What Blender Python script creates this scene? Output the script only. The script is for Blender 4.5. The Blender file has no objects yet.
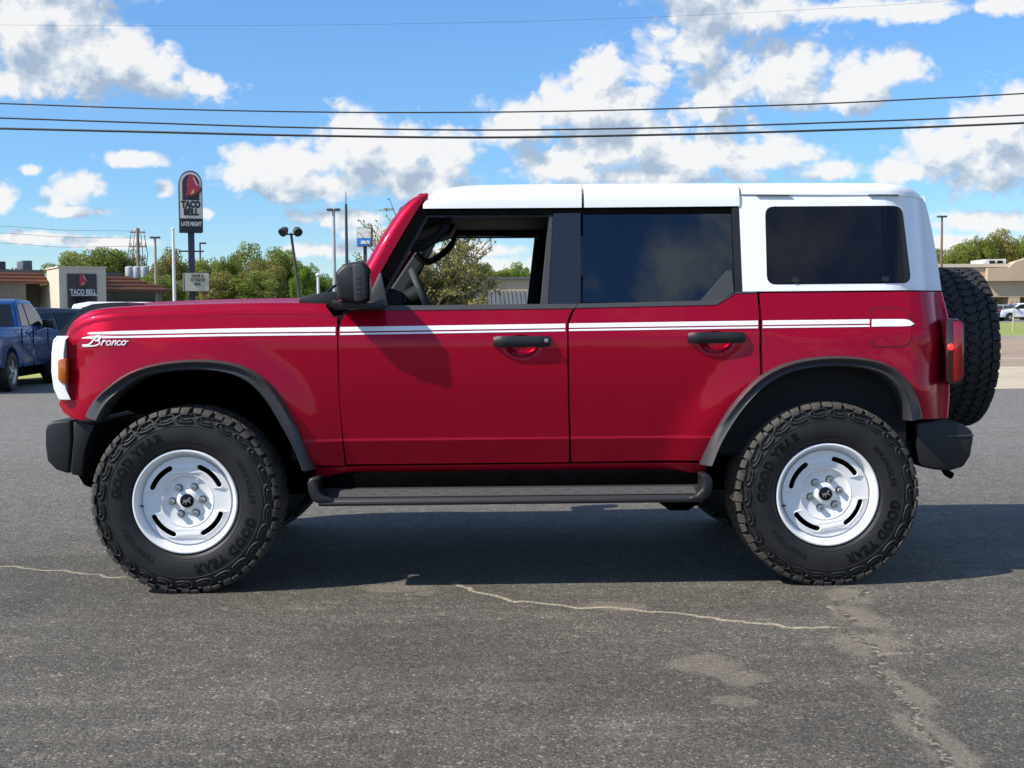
import bpy, bmesh, math, random
import numpy as np
from mathutils import Vector, Matrix, Euler
R = math.radians
scene = bpy.context.scene
COL = scene.collection
# ---------------------------------------------------------------- camera
FPX = 1231.0
CAM_LOC = Vector((-0.134, -6.65, 1.2585))
YAW, PITCH, ROLL = 1.58, 3.0, 0.40
cam_d = bpy.data.cameras.new('camera'); cam = bpy.data.objects.new('camera', cam_d); COL.objects.link(cam)
cam_d.sensor_width = 36; cam_d.lens = FPX/1024*36; cam_d.clip_start = 0.05; cam_d.clip_end = 6000
CAM_M = (Matrix.Rotation(-R(YAW), 4, 'Z') @ Matrix.Rotation(R(90-PITCH), 4, 'X') @ Matrix.Rotation(-R(ROLL), 4, 'Z'))
cam.matrix_world = Matrix.Translation(CAM_LOC) @ CAM_M
scene.camera = cam
# ---------------------------------------------------------------- sun, exposure
SUN_TRAVEL = Vector((0.95, 0.37, -1.0)).normalized()
sd = bpy.data.lights.new('sun', 'SUN'); sd.energy = 5.0; sd.angle = R(0.53); sd.color = (1.0, 0.94, 0.85)
sun = bpy.data.objects.new('sun', sd); COL.objects.link(sun)
sun.rotation_euler = SUN_TRAVEL.to_track_quat('-Z', 'Y').to_euler()
scene.view_settings.view_transform = 'Standard'; scene.view_settings.look = 'None'
scene.view_settings.exposure = 0.38; scene.view_settings.gamma = 1

def ray(px, py):
    v = Vector((px-512, -(py-384), -FPX)); return (CAM_M.to_3x3() @ v).normalized()
def P(px, py, Y):                      # point of the photograph at depth Y
    d = ray(px, py); t = (Y-CAM_LOC.y)/d.y; return CAM_LOC + d*t
def G(px, py, z=0.0):                  # point on the ground
    d = ray(px, py); t = (z-CAM_LOC.z)/d.z; return CAM_LOC + d*t
def sst(a, b, x):
    t = min(1, max(0, (x-a)/(b-a))); return t*t*(3-2*t)

# ---------------------------------------------------------------- world
def build_world():
    w = bpy.data.worlds.new('World'); scene.world = w; w.use_nodes = True
    nt = w.node_tree; N = nt.nodes; L = nt.links; N.clear()
    def math_(tree, op, a, b=None, c=None, clamp=False):
        n = tree.nodes.new('ShaderNodeMath'); n.operation = op; n.use_clamp = clamp
        for i, v in enumerate((a, b, c)):
            if v is None: continue
            if isinstance(v, (int, float)): n.inputs[i].default_value = v
            else: tree.links.new(v, n.inputs[i])
        return n.outputs[0]
    # cloud group: input (azimuth, elevation, 0) -> density
    g = bpy.data.node_groups.new('cloud_density', 'ShaderNodeTree')
    g.interface.new_socket('Vector', in_out='INPUT', socket_type='NodeSocketVector')
    g.interface.new_socket('Density', in_out='OUTPUT', socket_type='NodeSocketFloat')
    gi = g.nodes.new('NodeGroupInput'); go = g.nodes.new('NodeGroupOutput')
    V = gi.outputs[0]
    blobs = [(20,30,80,52),(70,45,66,46),(112,58,56,42),(150,72,42,30),(197,85,40,20),(0,78,66,24),(60,10,60,30),
      (250,170,38,27),(300,166,52,30),(352,150,48,44),(404,160,56,42),(445,158,44,34),(330,184,100,18),(430,190,60,14),
      (560,108,46,32),(520,125,46,30),(600,104,56,42),(600,70,26,26),(655,66,34,42),(700,45,60,52),(722,92,52,44),(640,142,96,34),
      (556,166,60,26),(742,12,70,26),(690,156,90,28),(780,152,62,20),(832,170,40,12),(700,5,50,30),(650,178,130,12),
      (795,72,54,38),(850,82,66,30),(905,68,36,20),(820,98,90,16),
      (1000,125,66,36),(950,150,58,28),(905,172,40,18),(1010,165,70,34),(1030,110,60,26),
      (850,10,60,12),(925,10,50,14),(1000,6,60,10),(690,-20,90,30),(60,-30,110,30),
      (74,188,27,22),(136,159,36,8),(4,197,16,20),(30,170,12,7),(166,188,13,11),(80,212,44,7),
      (25,238,60,8),(110,243,60,7),(204,214,10,6),(350,218,54,12),(385,238,52,20),(312,250,44,9),(430,186,30,16),
      (990,222,60,12),(955,244,70,12),(500,268,60,12),(470,250,60,9)]
    acc = None
    for (bx, by, rx, ry) in blobs:
        d = ray(bx, by); az = math.atan2(d.x, d.y); el = math.asin(d.z)
        sx, sy = FPX/rx/1.0, FPX/ry/1.0
        vm = g.nodes.new('ShaderNodeVectorMath'); vm.operation = 'MULTIPLY_ADD'
        g.links.new(V, vm.inputs[0]); vm.inputs[1].default_value = (sx, sy, 0); vm.inputs[2].default_value = (-az*sx, -el*sy, 0)
        ln = g.nodes.new('ShaderNodeVectorMath'); ln.operation = 'LENGTH'; g.links.new(vm.outputs[0], ln.inputs[0])
        acc = ln.outputs['Value'] if acc is None else math_(g, 'SMOOTH_MIN', acc, ln.outputs['Value'], 0.25)
    field = math_(g, 'SUBTRACT', 1.0, acc)
    def detail(tree, vec):
        mp = tree.nodes.new('ShaderNodeVectorMath'); mp.operation = 'MULTIPLY'; mp.inputs[1].default_value = (1, 1.2, 1); tree.links.new(vec, mp.inputs[0])
        n1 = tree.nodes.new('ShaderNodeTexNoise'); n1.inputs['Scale'].default_value = 15; n1.inputs['Detail'].default_value = 7; n1.inputs['Roughness'].default_value = 0.62
        n1.inputs['Distortion'].default_value = 0.25
        tree.links.new(mp.outputs[0], n1.inputs['Vector'])
        v1 = tree.nodes.new('ShaderNodeTexVoronoi'); v1.feature = 'SMOOTH_F1'; v1.inputs['Scale'].default_value = 40; v1.inputs['Detail'].default_value = 2.5; v1.inputs['Roughness'].default_value = .6; v1.inputs['Smoothness'].default_value = .25; v1.voronoi_dimensions = '2D'
        nd = tree.nodes.new('ShaderNodeVectorMath'); nd.operation = 'MULTIPLY_ADD'; tree.links.new(n1.outputs['Color'], nd.inputs[0]); nd.inputs[1].default_value = (.05, .05, 0); tree.links.new(mp.outputs[0], nd.inputs[2]); tree.links.new(nd.outputs[0], v1.inputs['Vector'])
        return math_(tree, 'ADD', math_(tree, 'MULTIPLY_ADD', n1.outputs['Fac'], 2.9, -1.45), math_(tree, 'MULTIPLY_ADD', v1.outputs['Distance'], -.95, 0.47))
    g.links.new(math_(g, 'ADD', detail(g, V), math_(g, 'MULTIPLY_ADD', math_(g, 'MAXIMUM', field, -1.2), 1.7, 0.22)), go.inputs[0])
    g2 = bpy.data.node_groups.new('drifting_clouds', 'ShaderNodeTree')
    g2.interface.new_socket('Vector', in_out='INPUT', socket_type='NodeSocketVector')
    g2.interface.new_socket('Density', in_out='OUTPUT', socket_type='NodeSocketFloat')
    i2 = g2.nodes.new('NodeGroupInput'); o2 = g2.nodes.new('NodeGroupOutput')
    nb = g2.nodes.new('ShaderNodeTexNoise'); nb.inputs['Scale'].default_value = 5.0; nb.inputs['Detail'].default_value = 6; nb.inputs['Roughness'].default_value = .6
    g2.links.new(i2.outputs[0], nb.inputs['Vector'])
    g2.links.new(math_(g2, 'MULTIPLY_ADD', nb.outputs['Fac'], 6.5, -3.5), o2.inputs[0])
    tc = N.new('ShaderNodeTexCoord'); sp = N.new('ShaderNodeSeparateXYZ'); L.new(tc.outputs['Generated'], sp.inputs[0])
    az = math_(nt, 'ARCTAN2', sp.outputs[0], sp.outputs[1]); el = math_(nt, 'ARCSINE', sp.outputs[2])
    cb = N.new('ShaderNodeCombineXYZ'); L.new(az, cb.inputs[0]); L.new(el, cb.inputs[1])
    sky = N.new('ShaderNodeTexSky'); sky.sky_type = 'NISHITA'; sky.sun_disc = False
    ts = -SUN_TRAVEL
    sky.sun_elevation = math.asin(ts.z); sky.sun_rotation = math.atan2(ts.x, ts.y)
    sky.air_density = 1.0; sky.dust_density = 0.0; sky.ozone_density = 3.0; sky.altitude = 0
    tint = N.new('ShaderNodeMix'); tint.data_type = 'RGBA'; tint.blend_type = 'MULTIPLY'; tint.inputs[0].default_value = 1
    tr = N.new('ShaderNodeValToRGB'); L.new(math_(nt, 'MULTIPLY_ADD', sp.outputs[2], 2.0, 0.02, clamp=True), tr.inputs[0])
    e = tr.color_ramp.elements; e[0].position = 0.0; e[0].color = (.80, .92, 1.06, 1); e[1].position = .75; e[1].color = (.86, 1.20, 1.50, 1)
    q = e.new(.22); q.color = (.66, .94, 1.20, 1)
    L.new(sky.outputs[0], tint.inputs[6]); L.new(tr.outputs[0], tint.inputs[7])
    up = math_(nt, 'MULTIPLY_ADD', sp.outputs[2], 40, 0.3, clamp=True)
    def layer(grp_, off_):
        def inst(vec):
            n = N.new('ShaderNodeGroup'); n.node_tree = grp_; L.new(vec, n.inputs[0]); return n.outputs[0]
        dens = inst(cb.outputs[0])
        off = N.new('ShaderNodeVectorMath'); off.operation = 'ADD'; off.inputs[1].default_value = off_; L.new(cb.outputs[0], off.inputs[0])
        b = inst(off.outputs[0])
        sm = N.new('ShaderNodeMapRange'); sm.interpolation_type = 'SMOOTHSTEP'; sm.inputs[1].default_value = -.26; sm.inputs[2].default_value = .72; L.new(dens, sm.inputs[0])
        diff = math_(nt, 'SUBTRACT', dens, b)
        lit = math_(nt, 'ADD', math_(nt, 'MULTIPLY_ADD', diff, 0.52, 0.82), math_(nt, 'MULTIPLY', math_(nt, 'MAXIMUM', b, 0), -0.27), clamp=True)
        cr = N.new('ShaderNodeValToRGB'); L.new(lit, cr.inputs[0])
        e = cr.color_ramp.elements; e[0].position = 0.05; e[0].color = (.44, .54, .68, 1); e[1].position = 0.90; e[1].color = (1, 1, 1, 1)
        m_ = e.new(0.5); m_.color = (.68, .76, .86, 1)
        sc = N.new('ShaderNodeVectorMath'); sc.operation = 'SCALE'; sc.inputs['Scale'].default_value = CLOUD_V; L.new(cr.outputs[0], sc.inputs[0])
        mx = N.new('ShaderNodeMix'); mx.data_type = 'RGBA'
        L.new(math_(nt, 'MULTIPLY', math_(nt, 'MULTIPLY', sm.outputs[0], up), 0.96), mx.inputs[0]); L.new(tint.outputs[2], mx.inputs[6]); L.new(sc.outputs[0], mx.inputs[7])
        bg = N.new('ShaderNodeBackground'); bg.inputs['Strength'].default_value = SKY_S; L.new(mx.outputs[2], bg.inputs[0]); return bg
    A = layer(g, (-0.009, 0.022, 0)); B = layer(g2, (-0.03, 0.05, 0))
    azabs = math_(nt, 'ABSOLUTE', math_(nt, 'SUBTRACT', az, R(YAW)))
    m1 = math_(nt, 'MULTIPLY_ADD', azabs, 10.0, -4.3, clamp=True); m2 = math_(nt, 'MULTIPLY_ADD', sp.outputs[2], 10.0, -2.95, clamp=True)
    m3 = math_(nt, 'LESS_THAN', sp.outputs[2], -0.02)
    ms = N.new('ShaderNodeMixShader'); L.new(math_(nt, 'MAXIMUM', math_(nt, 'MAXIMUM', m1, m2), m3), ms.inputs[0]); L.new(A.outputs[0], ms.inputs[1]); L.new(B.outputs[0], ms.inputs[2])
    out = N.new('ShaderNodeOutputWorld'); L.new(ms.outputs[0], out.inputs[0])
    w.cycles.sampling_method = 'MANUAL'; w.cycles.sample_map_resolution = 256
SKY_S, CLOUD_V = 0.10, 7.2
build_world()

# ---------------------------------------------------------------- materials
def mat(name, col, rough=0.5, metal=0.0, coat=0.0, bump=0.0, bscale=200.0, var=0.0, vscale=3.0, spec=0.5, emit=None, estr=1.0, dust=None, col2=None):
    m = bpy.data.materials.new(name); m.use_nodes = True; nt = m.node_tree; b = nt.nodes['Principled BSDF']
    b.inputs['Base Color'].default_value = (*col, 1); b.inputs['Roughness'].default_value = rough; b.inputs['Metallic'].default_value = metal
    b.inputs['Coat Weight'].default_value = coat; b.inputs['Coat Roughness'].default_value = 0.03; b.inputs['Specular IOR Level'].default_value = spec
    tc = nt.nodes.new('ShaderNodeTexCoord')
    if var or col2:
        n = nt.nodes.new('ShaderNodeTexNoise'); n.inputs['Scale'].default_value = vscale; n.inputs['Detail'].default_value = 6; n.inputs['Roughness'].default_value = .6
        nt.links.new(tc.outputs['Object'], n.inputs['Vector'])
        r = nt.nodes.new('ShaderNodeValToRGB'); nt.links.new(n.outputs['Fac'], r.inputs[0])
        c2 = col2 if col2 else tuple(c*(1+var) for c in col); c1 = col if col2 else tuple(c*(1-var) for c in col)
        r.color_ramp.elements[0].position = .32; r.color_ramp.elements[1].position = .68
        r.color_ramp.elements[0].color = (*c1, 1); r.color_ramp.elements[1].color = (*c2, 1)
        nt.links.new(r.outputs[0], b.inputs['Base Color'])
    if bump:
        n = nt.nodes.new('ShaderNodeTexNoise'); n.inputs['Scale'].default_value = bscale; n.inputs['Detail'].default_value = 3
        nt.links.new(tc.outputs['Object'], n.inputs['Vector'])
        bp = nt.nodes.new('ShaderNodeBump'); bp.inputs['Strength'].default_value = bump; bp.inputs['Distance'].default_value = .002
        nt.links.new(n.outputs['Fac'], bp.inputs['Height']); nt.links.new(bp.outputs[0], b.inputs['Normal'])
    if emit:
        b.inputs['Emission Color'].default_value = (*emit, 1); b.inputs['Emission Strength'].default_value = estr
    return m

def paint(name, col, metal=0.25):
    m = mat(name, col, rough=0.34, metal=.45, coat=.5, spec=.06)
    nt = m.node_tree; b = nt.nodes['Principled BSDF']
    tc = nt.nodes.new('ShaderNodeTexCoord'); n = nt.nodes.new('ShaderNodeTexNoise'); n.inputs['Scale'].default_value = 2.2; n.inputs['Detail'].default_value = 2
    nt.links.new(tc.outputs['Object'], n.inputs['Vector'])
    bp = nt.nodes.new('ShaderNodeBump'); bp.inputs['Strength'].default_value = 0.22; bp.inputs['Distance'].default_value = .02
    nt.links.new(n.outputs['Fac'], bp.inputs['Height']); nt.links.new(bp.outputs[0], b.inputs['Coat Normal'])
    return m
def glass_mat(name, tint, base=0.04):
    m = bpy.data.materials.new(name); m.use_nodes = True; nt = m.node_tree; nt.nodes.clear()
    tr = nt.nodes.new('ShaderNodeBsdfTransparent'); tr.inputs[0].default_value = (*tint, 1)
    gl = nt.nodes.new('ShaderNodeBsdfGlossy'); gl.inputs['Roughness'].default_value = 0.0; gl.inputs['Color'].default_value = (.72, .84, 1, 1)
    lw = nt.nodes.new('ShaderNodeLayerWeight'); lw.inputs['Blend'].default_value = .5
    pw = nt.nodes.new('ShaderNodeMath'); pw.operation = 'POWER'; nt.links.new(lw.outputs['Facing'], pw.inputs[0]); pw.inputs[1].default_value = 5
    fr = nt.nodes.new('ShaderNodeMath'); fr.operation = 'MULTIPLY_ADD'; nt.links.new(pw.outputs[0], fr.inputs[0]); fr.inputs[1].default_value = .9; fr.inputs[2].default_value = base
    mx = nt.nodes.new('ShaderNodeMixShader'); o = nt.nodes.new('ShaderNodeOutputMaterial')
    tc = nt.nodes.new('ShaderNodeTexCoord'); n = nt.nodes.new('ShaderNodeTexNoise'); n.inputs['Scale'].default_value = 2.0
    nt.links.new(tc.outputs['Object'], n.inputs['Vector'])
    bp = nt.nodes.new('ShaderNodeBump'); bp.inputs['Strength'].default_value = 0.08; bp.inputs['Distance'].default_value = .02; nt.links.new(n.outputs['Fac'], bp.inputs['Height'])
    nt.links.new(bp.outputs[0], gl.inputs['Normal'])
    nt.links.new(fr.outputs[0], mx.inputs[0]); nt.links.new(tr.outputs[0], mx.inputs[1]); nt.links.new(gl.outputs[0], mx.inputs[2]); nt.links.new(mx.outputs[0], o.inputs[0])
    return m
M = {}
M['red'] = paint('red_paint', (0.385, 0.0005, 0.020))
M['white'] = mat('white_paint', (0.87, 0.87, 0.87), .25, coat=.6)
M['decal'] = mat('white_decal', (0.82, 0.82, 0.84), .3, coat=.5)
M['wheel'] = mat('white_wheel_paint', (0.82, 0.815, 0.81), .28, coat=.4)
M['plastic'] = mat('black_plastic', (0.013, 0.0135, 0.0155), .46, bump=.25, bscale=900, spec=.4)
M['flare'] = mat('flare_plastic', (0.040, 0.040, 0.042), .42, bump=.2, bscale=900)
M['gloss'] = mat('gloss_black', (0.004, 0.005, 0.010), .03, spec=.26)
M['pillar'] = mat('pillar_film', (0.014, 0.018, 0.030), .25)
M['dark'] = mat('underbody_black', (0.0022, 0.0022, 0.0025), .85, var=.4, vscale=9, spec=.02)
M['interior'] = mat('interior_black', (0.007, 0.0075, 0.009), .7, spec=.25)
M['trimgrey'] = mat('interior_grey', (0.045, 0.055, 0.058), .6)
M['seal'] = mat('rubber_seal', (0.05, 0.05, 0.052), .5)
M['rubber'] = mat('tyre_rubber', (0.009, 0.009, 0.0095), .55, bump=.3, bscale=250, col2=(0.020, 0.019, 0.018), vscale=7, spec=.4)
M['tread'] = mat('dusty_tread', (0.030, 0.028, 0.026), .8, bump=.4, bscale=160, col2=(0.085, 0.073, 0.058), vscale=14)
M['letter'] = mat('tyre_letter', (0.006, 0.006, 0.0065), .5)
M['tread_clean'] = mat('clean_tread', (0.018, 0.018, 0.018), .75, bump=.4, bscale=160)
M['steel'] = mat('lug_steel', (0.55, 0.54, 0.53), .3, metal=1)
M['glass'] = glass_mat('clear_glass', (.92, .95, .94))
M['tint'] = glass_mat('tinted_glass', (.028,.030,.044), .075)
M['amber'] = mat('amber_lens', (0.55, 0.13, 0.006), .15, coat=1)
M['lens'] = mat('red_lens', (0.24, 0.002, 0.005), .12, coat=1)
M['lensdark'] = mat('smoked_lens', (0.035, 0.003, 0.006), .12, coat=1)
M['bright'] = mat('bright_metal', (0.7, 0.7, 0.7), .15, metal=1)
M['board'] = mat('step_board_plastic', (0.035, 0.035, 0.036), .5, bump=.3, bscale=300)
M['aluminium'] = mat('step_metal', (0.11, 0.11, 0.108), .42, metal=.3, bump=.3, bscale=120)

# ---------------------------------------------------------------- mesh helpers
def tag(o, label=None, cat=None, group=None, kind=None):
    if label: o['label'] = label
    if cat: o['category'] = cat
    if group: o['group'] = group
    if kind: o['kind'] = kind
    return o
def thing(name, label, cat, loc=(0,0,0), rz=0, group=None):
    o = bpy.data.objects.new(name, None); COL.objects.link(o); o.location = loc; o.rotation_euler = (0,0,rz)
    o.empty_display_size = .2
    return tag(o, label, cat, group)
def link(name, me, m, parent=None):
    o = bpy.data.objects.new(name, me); COL.objects.link(o)
    if parent is not None: o.parent = parent
    if m is not None:
        me.materials.clear()
        for k in (m if isinstance(m, (list, tuple)) else [m]): me.materials.append(k)
    return o
class MB:
    def __init__(s): s.v = []; s.f = []; s.mi = []; s.sm = []
    def add(s, vs, fs, mi=0, sm=False):
        o = len(s.v); s.v += [tuple(v) for v in vs]; s.f += [tuple(i+o for i in f) for f in fs]; s.mi += [mi]*len(fs); s.sm += [sm]*len(fs)
    def box(s, x0, x1, y0, y1, z0, z1, mi=0, T=None):
        vs = [Vector(c) for c in ((x0,y0,z0),(x1,y0,z0),(x1,y1,z0),(x0,y1,z0),(x0,y0,z1),(x1,y0,z1),(x1,y1,z1),(x0,y1,z1))]
        if T is not None: vs = [T @ v for v in vs]
        s.add(vs, [(0,3,2,1),(4,5,6,7),(0,1,5,4),(1,2,6,5),(2,3,7,6),(3,0,4,7)], mi)
    def prism(s, pts, y0, y1, mi=0, f=None):        # pts: (x,z) outline extruded along y ; f maps (x,y,z)
        n = len(pts); vs = [(x, y0, z) for x, z in pts]+[(x, y1, z) for x, z in pts]
        if f: vs = [f(*v) for v in vs]
        s.add(vs, [tuple(range(n))[::-1], tuple(range(n, 2*n))]+[(i, (i+1) % n, (i+1) % n+n, i+n) for i in range(n)], mi)
    def tube(s, pts, r, n=8, mi=0, cap=True):
        pts = [Vector(p) for p in pts]; rings = []
        rr = r if isinstance(r, (list, tuple)) else [r]*len(pts)
        for i, p in enumerate(pts):
            t = (pts[min(i+1, len(pts)-1)]-pts[max(i-1, 0)]).normalized()
            a = t.cross(Vector((0,0,1))) if abs(t.z) < .95 else t.cross(Vector((0,1,0)))
            a.normalize(); b = t.cross(a)
            rings.append([p+(a*math.cos(2*math.pi*k/n)+b*math.sin(2*math.pi*k/n))*rr[i] for k in range(n)])
        vs = [v for q in rings for v in q]
        fs = [(i*n+k, i*n+(k+1) % n, (i+1)*n+(k+1) % n, (i+1)*n+k) for i in range(len(pts)-1) for k in range(n)]
        s.add(vs, fs, mi, True)
        if cap: s.add(rings[0], [tuple(range(n))], mi); s.add(rings[-1], [tuple(range(n))[::-1]], mi)
    def lathe(s, prof, n=64, mi=0, axis='Y', cen=(0,0,0), sm=True, close=False):  # prof: (radius, axial)
        vs = []; m_ = len(prof)
        for k in range(n):
            a = 2*math.pi*k/n
            for (r, h) in prof:
                if axis == 'Y': vs.append((cen[0]+r*math.cos(a), cen[1]+h, cen[2]+r*math.sin(a)))
                elif axis == 'X': vs.append((cen[0]+h, cen[1]+r*math.cos(a), cen[2]+r*math.sin(a)))
                else: vs.append((cen[0]+r*math.cos(a), cen[1]+r*math.sin(a), cen[2]+h))
        fs = []
        for k in range(n):
            k2 = (k+1) % n
            for j in range(m_-1): fs.append((k*m_+j, k*m_+j+1, k2*m_+j+1, k2*m_+j))
        s.add(vs, fs, mi, sm)
    def loft(s, secs, mi=0, sm=True, closed=False, caps=False):
        m_ = len(secs[0]); vs = [v for q in secs for v in q]; fs = []
        for i in range(len(secs)-1):
            for j in range(m_ if closed else m_-1):
                j2 = (j+1) % m_; fs.append((i*m_+j, i*m_+j2, (i+1)*m_+j2, (i+1)*m_+j))
        s.add(vs, fs, mi, sm)
        if caps: s.add(secs[0], [tuple(range(m_))[::-1]], mi); s.add(secs[-1], [tuple(range(m_))], mi)
    def build(s, name, m, parent=None, bevel=0, sharp=40, recalc=True, seg=2):
        me = bpy.data.meshes.new(name); me.from_pydata(s.v, [], s.f)
        me.polygons.foreach_set('material_index', s.mi); me.polygons.foreach_set('use_smooth', s.sm)
        if recalc:
            bm = bmesh.new(); bm.from_mesh(me); bmesh.ops.remove_doubles(bm, verts=bm.verts, dist=1e-5); bmesh.ops.recalc_face_normals(bm, faces=bm.faces)
            if bevel:
                es = [e for e in bm.edges if len(e.link_faces) == 2 and e.calc_face_angle(0) > R(30)]
                bmesh.ops.bevel(bm, geom=es, offset=bevel, segments=seg, affect='EDGES', profile=.5, clamp_overlap=True)
                for f in bm.faces: f.smooth = True
            for e in bm.edges:
                if len(e.link_faces) == 2 and e.calc_face_angle(0) > R(sharp): e.smooth = False
            bm.to_mesh(me); bm.free()
        return link(name, me, m, parent)
def mirY(mb):       # mirrored copy
    q = MB(); q.v = [(x, -y, z) for x, y, z in mb.v]; q.f = [tuple(reversed(f)) for f in mb.f]; q.mi = list(mb.mi); q.sm = list(mb.sm); return q
def copy_tree(o, parent=None):
    c = o.copy(); COL.objects.link(c)
    if parent is not None: c.parent = parent
    for ch in list(o.children): copy_tree(ch, c)
    return c
def curve_mesh(name, splines, extrude, bevel=0, res=1):   # filled 2D outline with holes -> mesh in XY, extruded in Z
    cu = bpy.data.curves.new(name, 'CURVE'); cu.dimensions = '2D'; cu.fill_mode = 'BOTH'; cu.extrude = extrude; cu.bevel_depth = bevel; cu.bevel_resolution = res
    for pts in splines:
        sp = cu.splines.new('POLY'); sp.points.add(len(pts)-1); sp.use_cyclic_u = True
        for q, p in zip(sp.points, pts): q.co = (p[0], p[1], 0, 1)
    ob = bpy.data.objects.new(name, cu); me = bpy.data.meshes.new_from_object(ob); bpy.data.objects.remove(ob); bpy.data.curves.remove(cu)
    return me
def text_mesh(name, s, size, extrude=0.003, shear=0, bold=0.0, space=1.0):
    cu = bpy.data.curves.new(name, 'FONT'); cu.body = s; cu.size = size; cu.extrude = extrude; cu.shear = shear; cu.offset = bold; cu.space_character = space
    cu.align_x = 'CENTER'; cu.align_y = 'CENTER'; cu.resolution_u = 3
    ob = bpy.data.objects.new(name, cu); me = bpy.data.meshes.new_from_object(ob); bpy.data.objects.remove(ob); bpy.data.curves.remove(cu)
    return me
# ================================================================ GROUND
def terrain(Y):
    return 0.265*sst(30, 55, Y) + 0.535*sst(55, 84, Y)
def gridvals(segs):
    out = []
    for a, b, st in segs:
        n = max(1, int(round((b-a)/st))); out += [a+(b-a)*i/n for i in range(n)]
    out.append(segs[-1][1]); return out
def seg_dist(X, Z, pts):
    d = np.full(X.shape, 9.0)
    for (ax, ay), (bx, by) in zip(pts[:-1], pts[1:]):
        vx, vy = bx-ax, by-ay; t = np.clip(((X-ax)*vx+(Z-ay)*vy)/(vx*vx+vy*vy+1e-9), 0, 1)
        d = np.minimum(d, np.hypot(X-ax-t*vx, Z-ay-t*vy))
    return d
def build_ground():
    xs = gridvals([(-1500,-300,200),(-300,-40,26),(-40,-8,4),(-8,-3.2,.3),(-3.2,3.6,.02),(3.6,8,.3),(8,40,4),(40,300,26),(300,1500,200)])
    ys = gridvals([(-40,-8,3),(-8,-3.9,.4),(-3.9,0.2,.02),(.2,6,.4),(6,30,2),(30,90,2.5),(90,300,30),(300,2500,300)])
    X, Y = np.meshgrid(np.array(xs), np.array(ys))
    Zt = np.array([terrain(y) for y in ys])
    nx, ny = len(xs), len(ys)
    co = np.stack([X, Y, np.repeat(Zt[:, None], nx, 1)], -1).reshape(-1, 3)
    idx = np.arange(nx*ny).reshape(ny, nx)
    f = np.stack([idx[:-1,:-1], idx[:-1,1:], idx[1:,1:], idx[1:,:-1]], -1).reshape(-1, 4)
    me = bpy.data.meshes.new('ground'); me.from_pydata(co.tolist(), [], f.tolist())
    jr = random.Random(5)
    def g(px):
        pts = [tuple(G(*p).xy) for p in px]
        for lev in range(4):
            out = [pts[0]]
            for p, q in zip(pts[:-1], pts[1:]):
                l = math.hypot(q[0]-p[0], q[1]-p[1])
                if l > .03:
                    o_ = jr.gauss(0, .11)*l; out.append(((p[0]+q[0])/2-(q[1]-p[1])/l*o_, (p[1]+q[1])/2+(q[0]-p[0])/l*o_))
                out.append(q)
            pts = out
        return pts
    cr1 = g([(455,583),(470,588),(486,594),(505,599),(530,602),(560,605),(600,607),(625,609),(650,612),(700,617),(745,622),(785,627),(830,627)])
    cr2 = g([(866,588),(852,600),(843,612),(832,627),(858,638),(876,650),(886,662),(882,676),(898,688),(908,705),(918,715),(930,735),(944,752),(955,775),(970,800)])
    cr3 = g([(835,628),(868,634),(900,643)]); cr4 = g([(876,652),(905,653),(945,656)]); cr5 = g([(-20,567),(40,570),(80,573),(125,577)])
    cr6 = g([(970,572),(1000,575),(1050,579)]); cr7 = g([(800,500),(920,530),(1024,532),(1100,536)])
    d_main = np.minimum(seg_dist(X, Y, cr1), seg_dist(X, Y, cr5)*1.1); d_fat = seg_dist(X, Y, cr2)
    d_small = np.minimum(np.minimum(seg_dist(X, Y, cr3), seg_dist(X, Y, cr4)), np.minimum(seg_dist(X, Y, cr6), seg_dist(X, Y, cr7)))
    crack = np.minimum(np.minimum(d_main*1.15, d_fat*.95), d_small*2.2)
    st = np.full(X.shape, 3.0)
    for (px, py, rx, ry) in [(700,664,42,12),(735,676,30,9),(738,702,30,7),(850,596,24,8),(870,645,40,12),(905,690,22,22),(935,740,26,30),(860,615,30,14),(400,588,45,5),(425,593,10,3),(620,606,40,5),(985,574,26,5),(720,672,26,8)]:
        c = G(px, py); ex = G(px+rx, py)-c; ey = G(px, py-ry)-c
        st = np.minimum(st, np.hypot((X-c.x)/ex.length, (Y-c.y)/ey.length))
    for nm, ar in (('thin', d_main), ('crack', crack), ('stain', st), ('fat', d_fat)):
        at = me.attributes.new(nm, 'FLOAT', 'POINT'); at.data.foreach_set('value', ar.reshape(-1).astype(np.float32))
    m = bpy.data.materials.new('asphalt'); m.use_nodes = True; nt = m.node_tree; N = nt.nodes; L = nt.links; b = N['Principled BSDF']
    tc = N.new('ShaderNodeTexCoord')
    def noise(scale, det=4, rough=.55, src=None, dist=0):
        n = N.new('ShaderNodeTexNoise'); n.inputs['Scale'].default_value = scale; n.inputs['Detail'].default_value = det; n.inputs['Roughness'].default_value = rough; n.inputs['Distortion'].default_value = dist
        L.new(src or tc.outputs['Object'], n.inputs['Vector']); return n.outputs['Fac']
    def ramp(src, stops):
        r = N.new('ShaderNodeValToRGB'); L.new(src, r.inputs[0]); e = r.color_ramp.elements
        while len(e) < len(stops): e.new(.5)
        for q, (p, c) in zip(e, stops): q.position = p; q.color = (*c, 1) if isinstance(c, tuple) else (c, c, c, 1)
        return r.outputs[0]
    def mixc(f, a, b_, op='MIX'):
        n = N.new('ShaderNodeMix'); n.data_type = 'RGBA'; n.blend_type = op
        if isinstance(f, float): n.inputs[0].default_value = f
        else: L.new(f, n.inputs[0])
        for i, v in ((6, a), (7, b_)):
            if isinstance(v, tuple): n.inputs[i].default_value = (*v, 1)
            else: L.new(v, n.inputs[i])
        return n.outputs[2]
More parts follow.
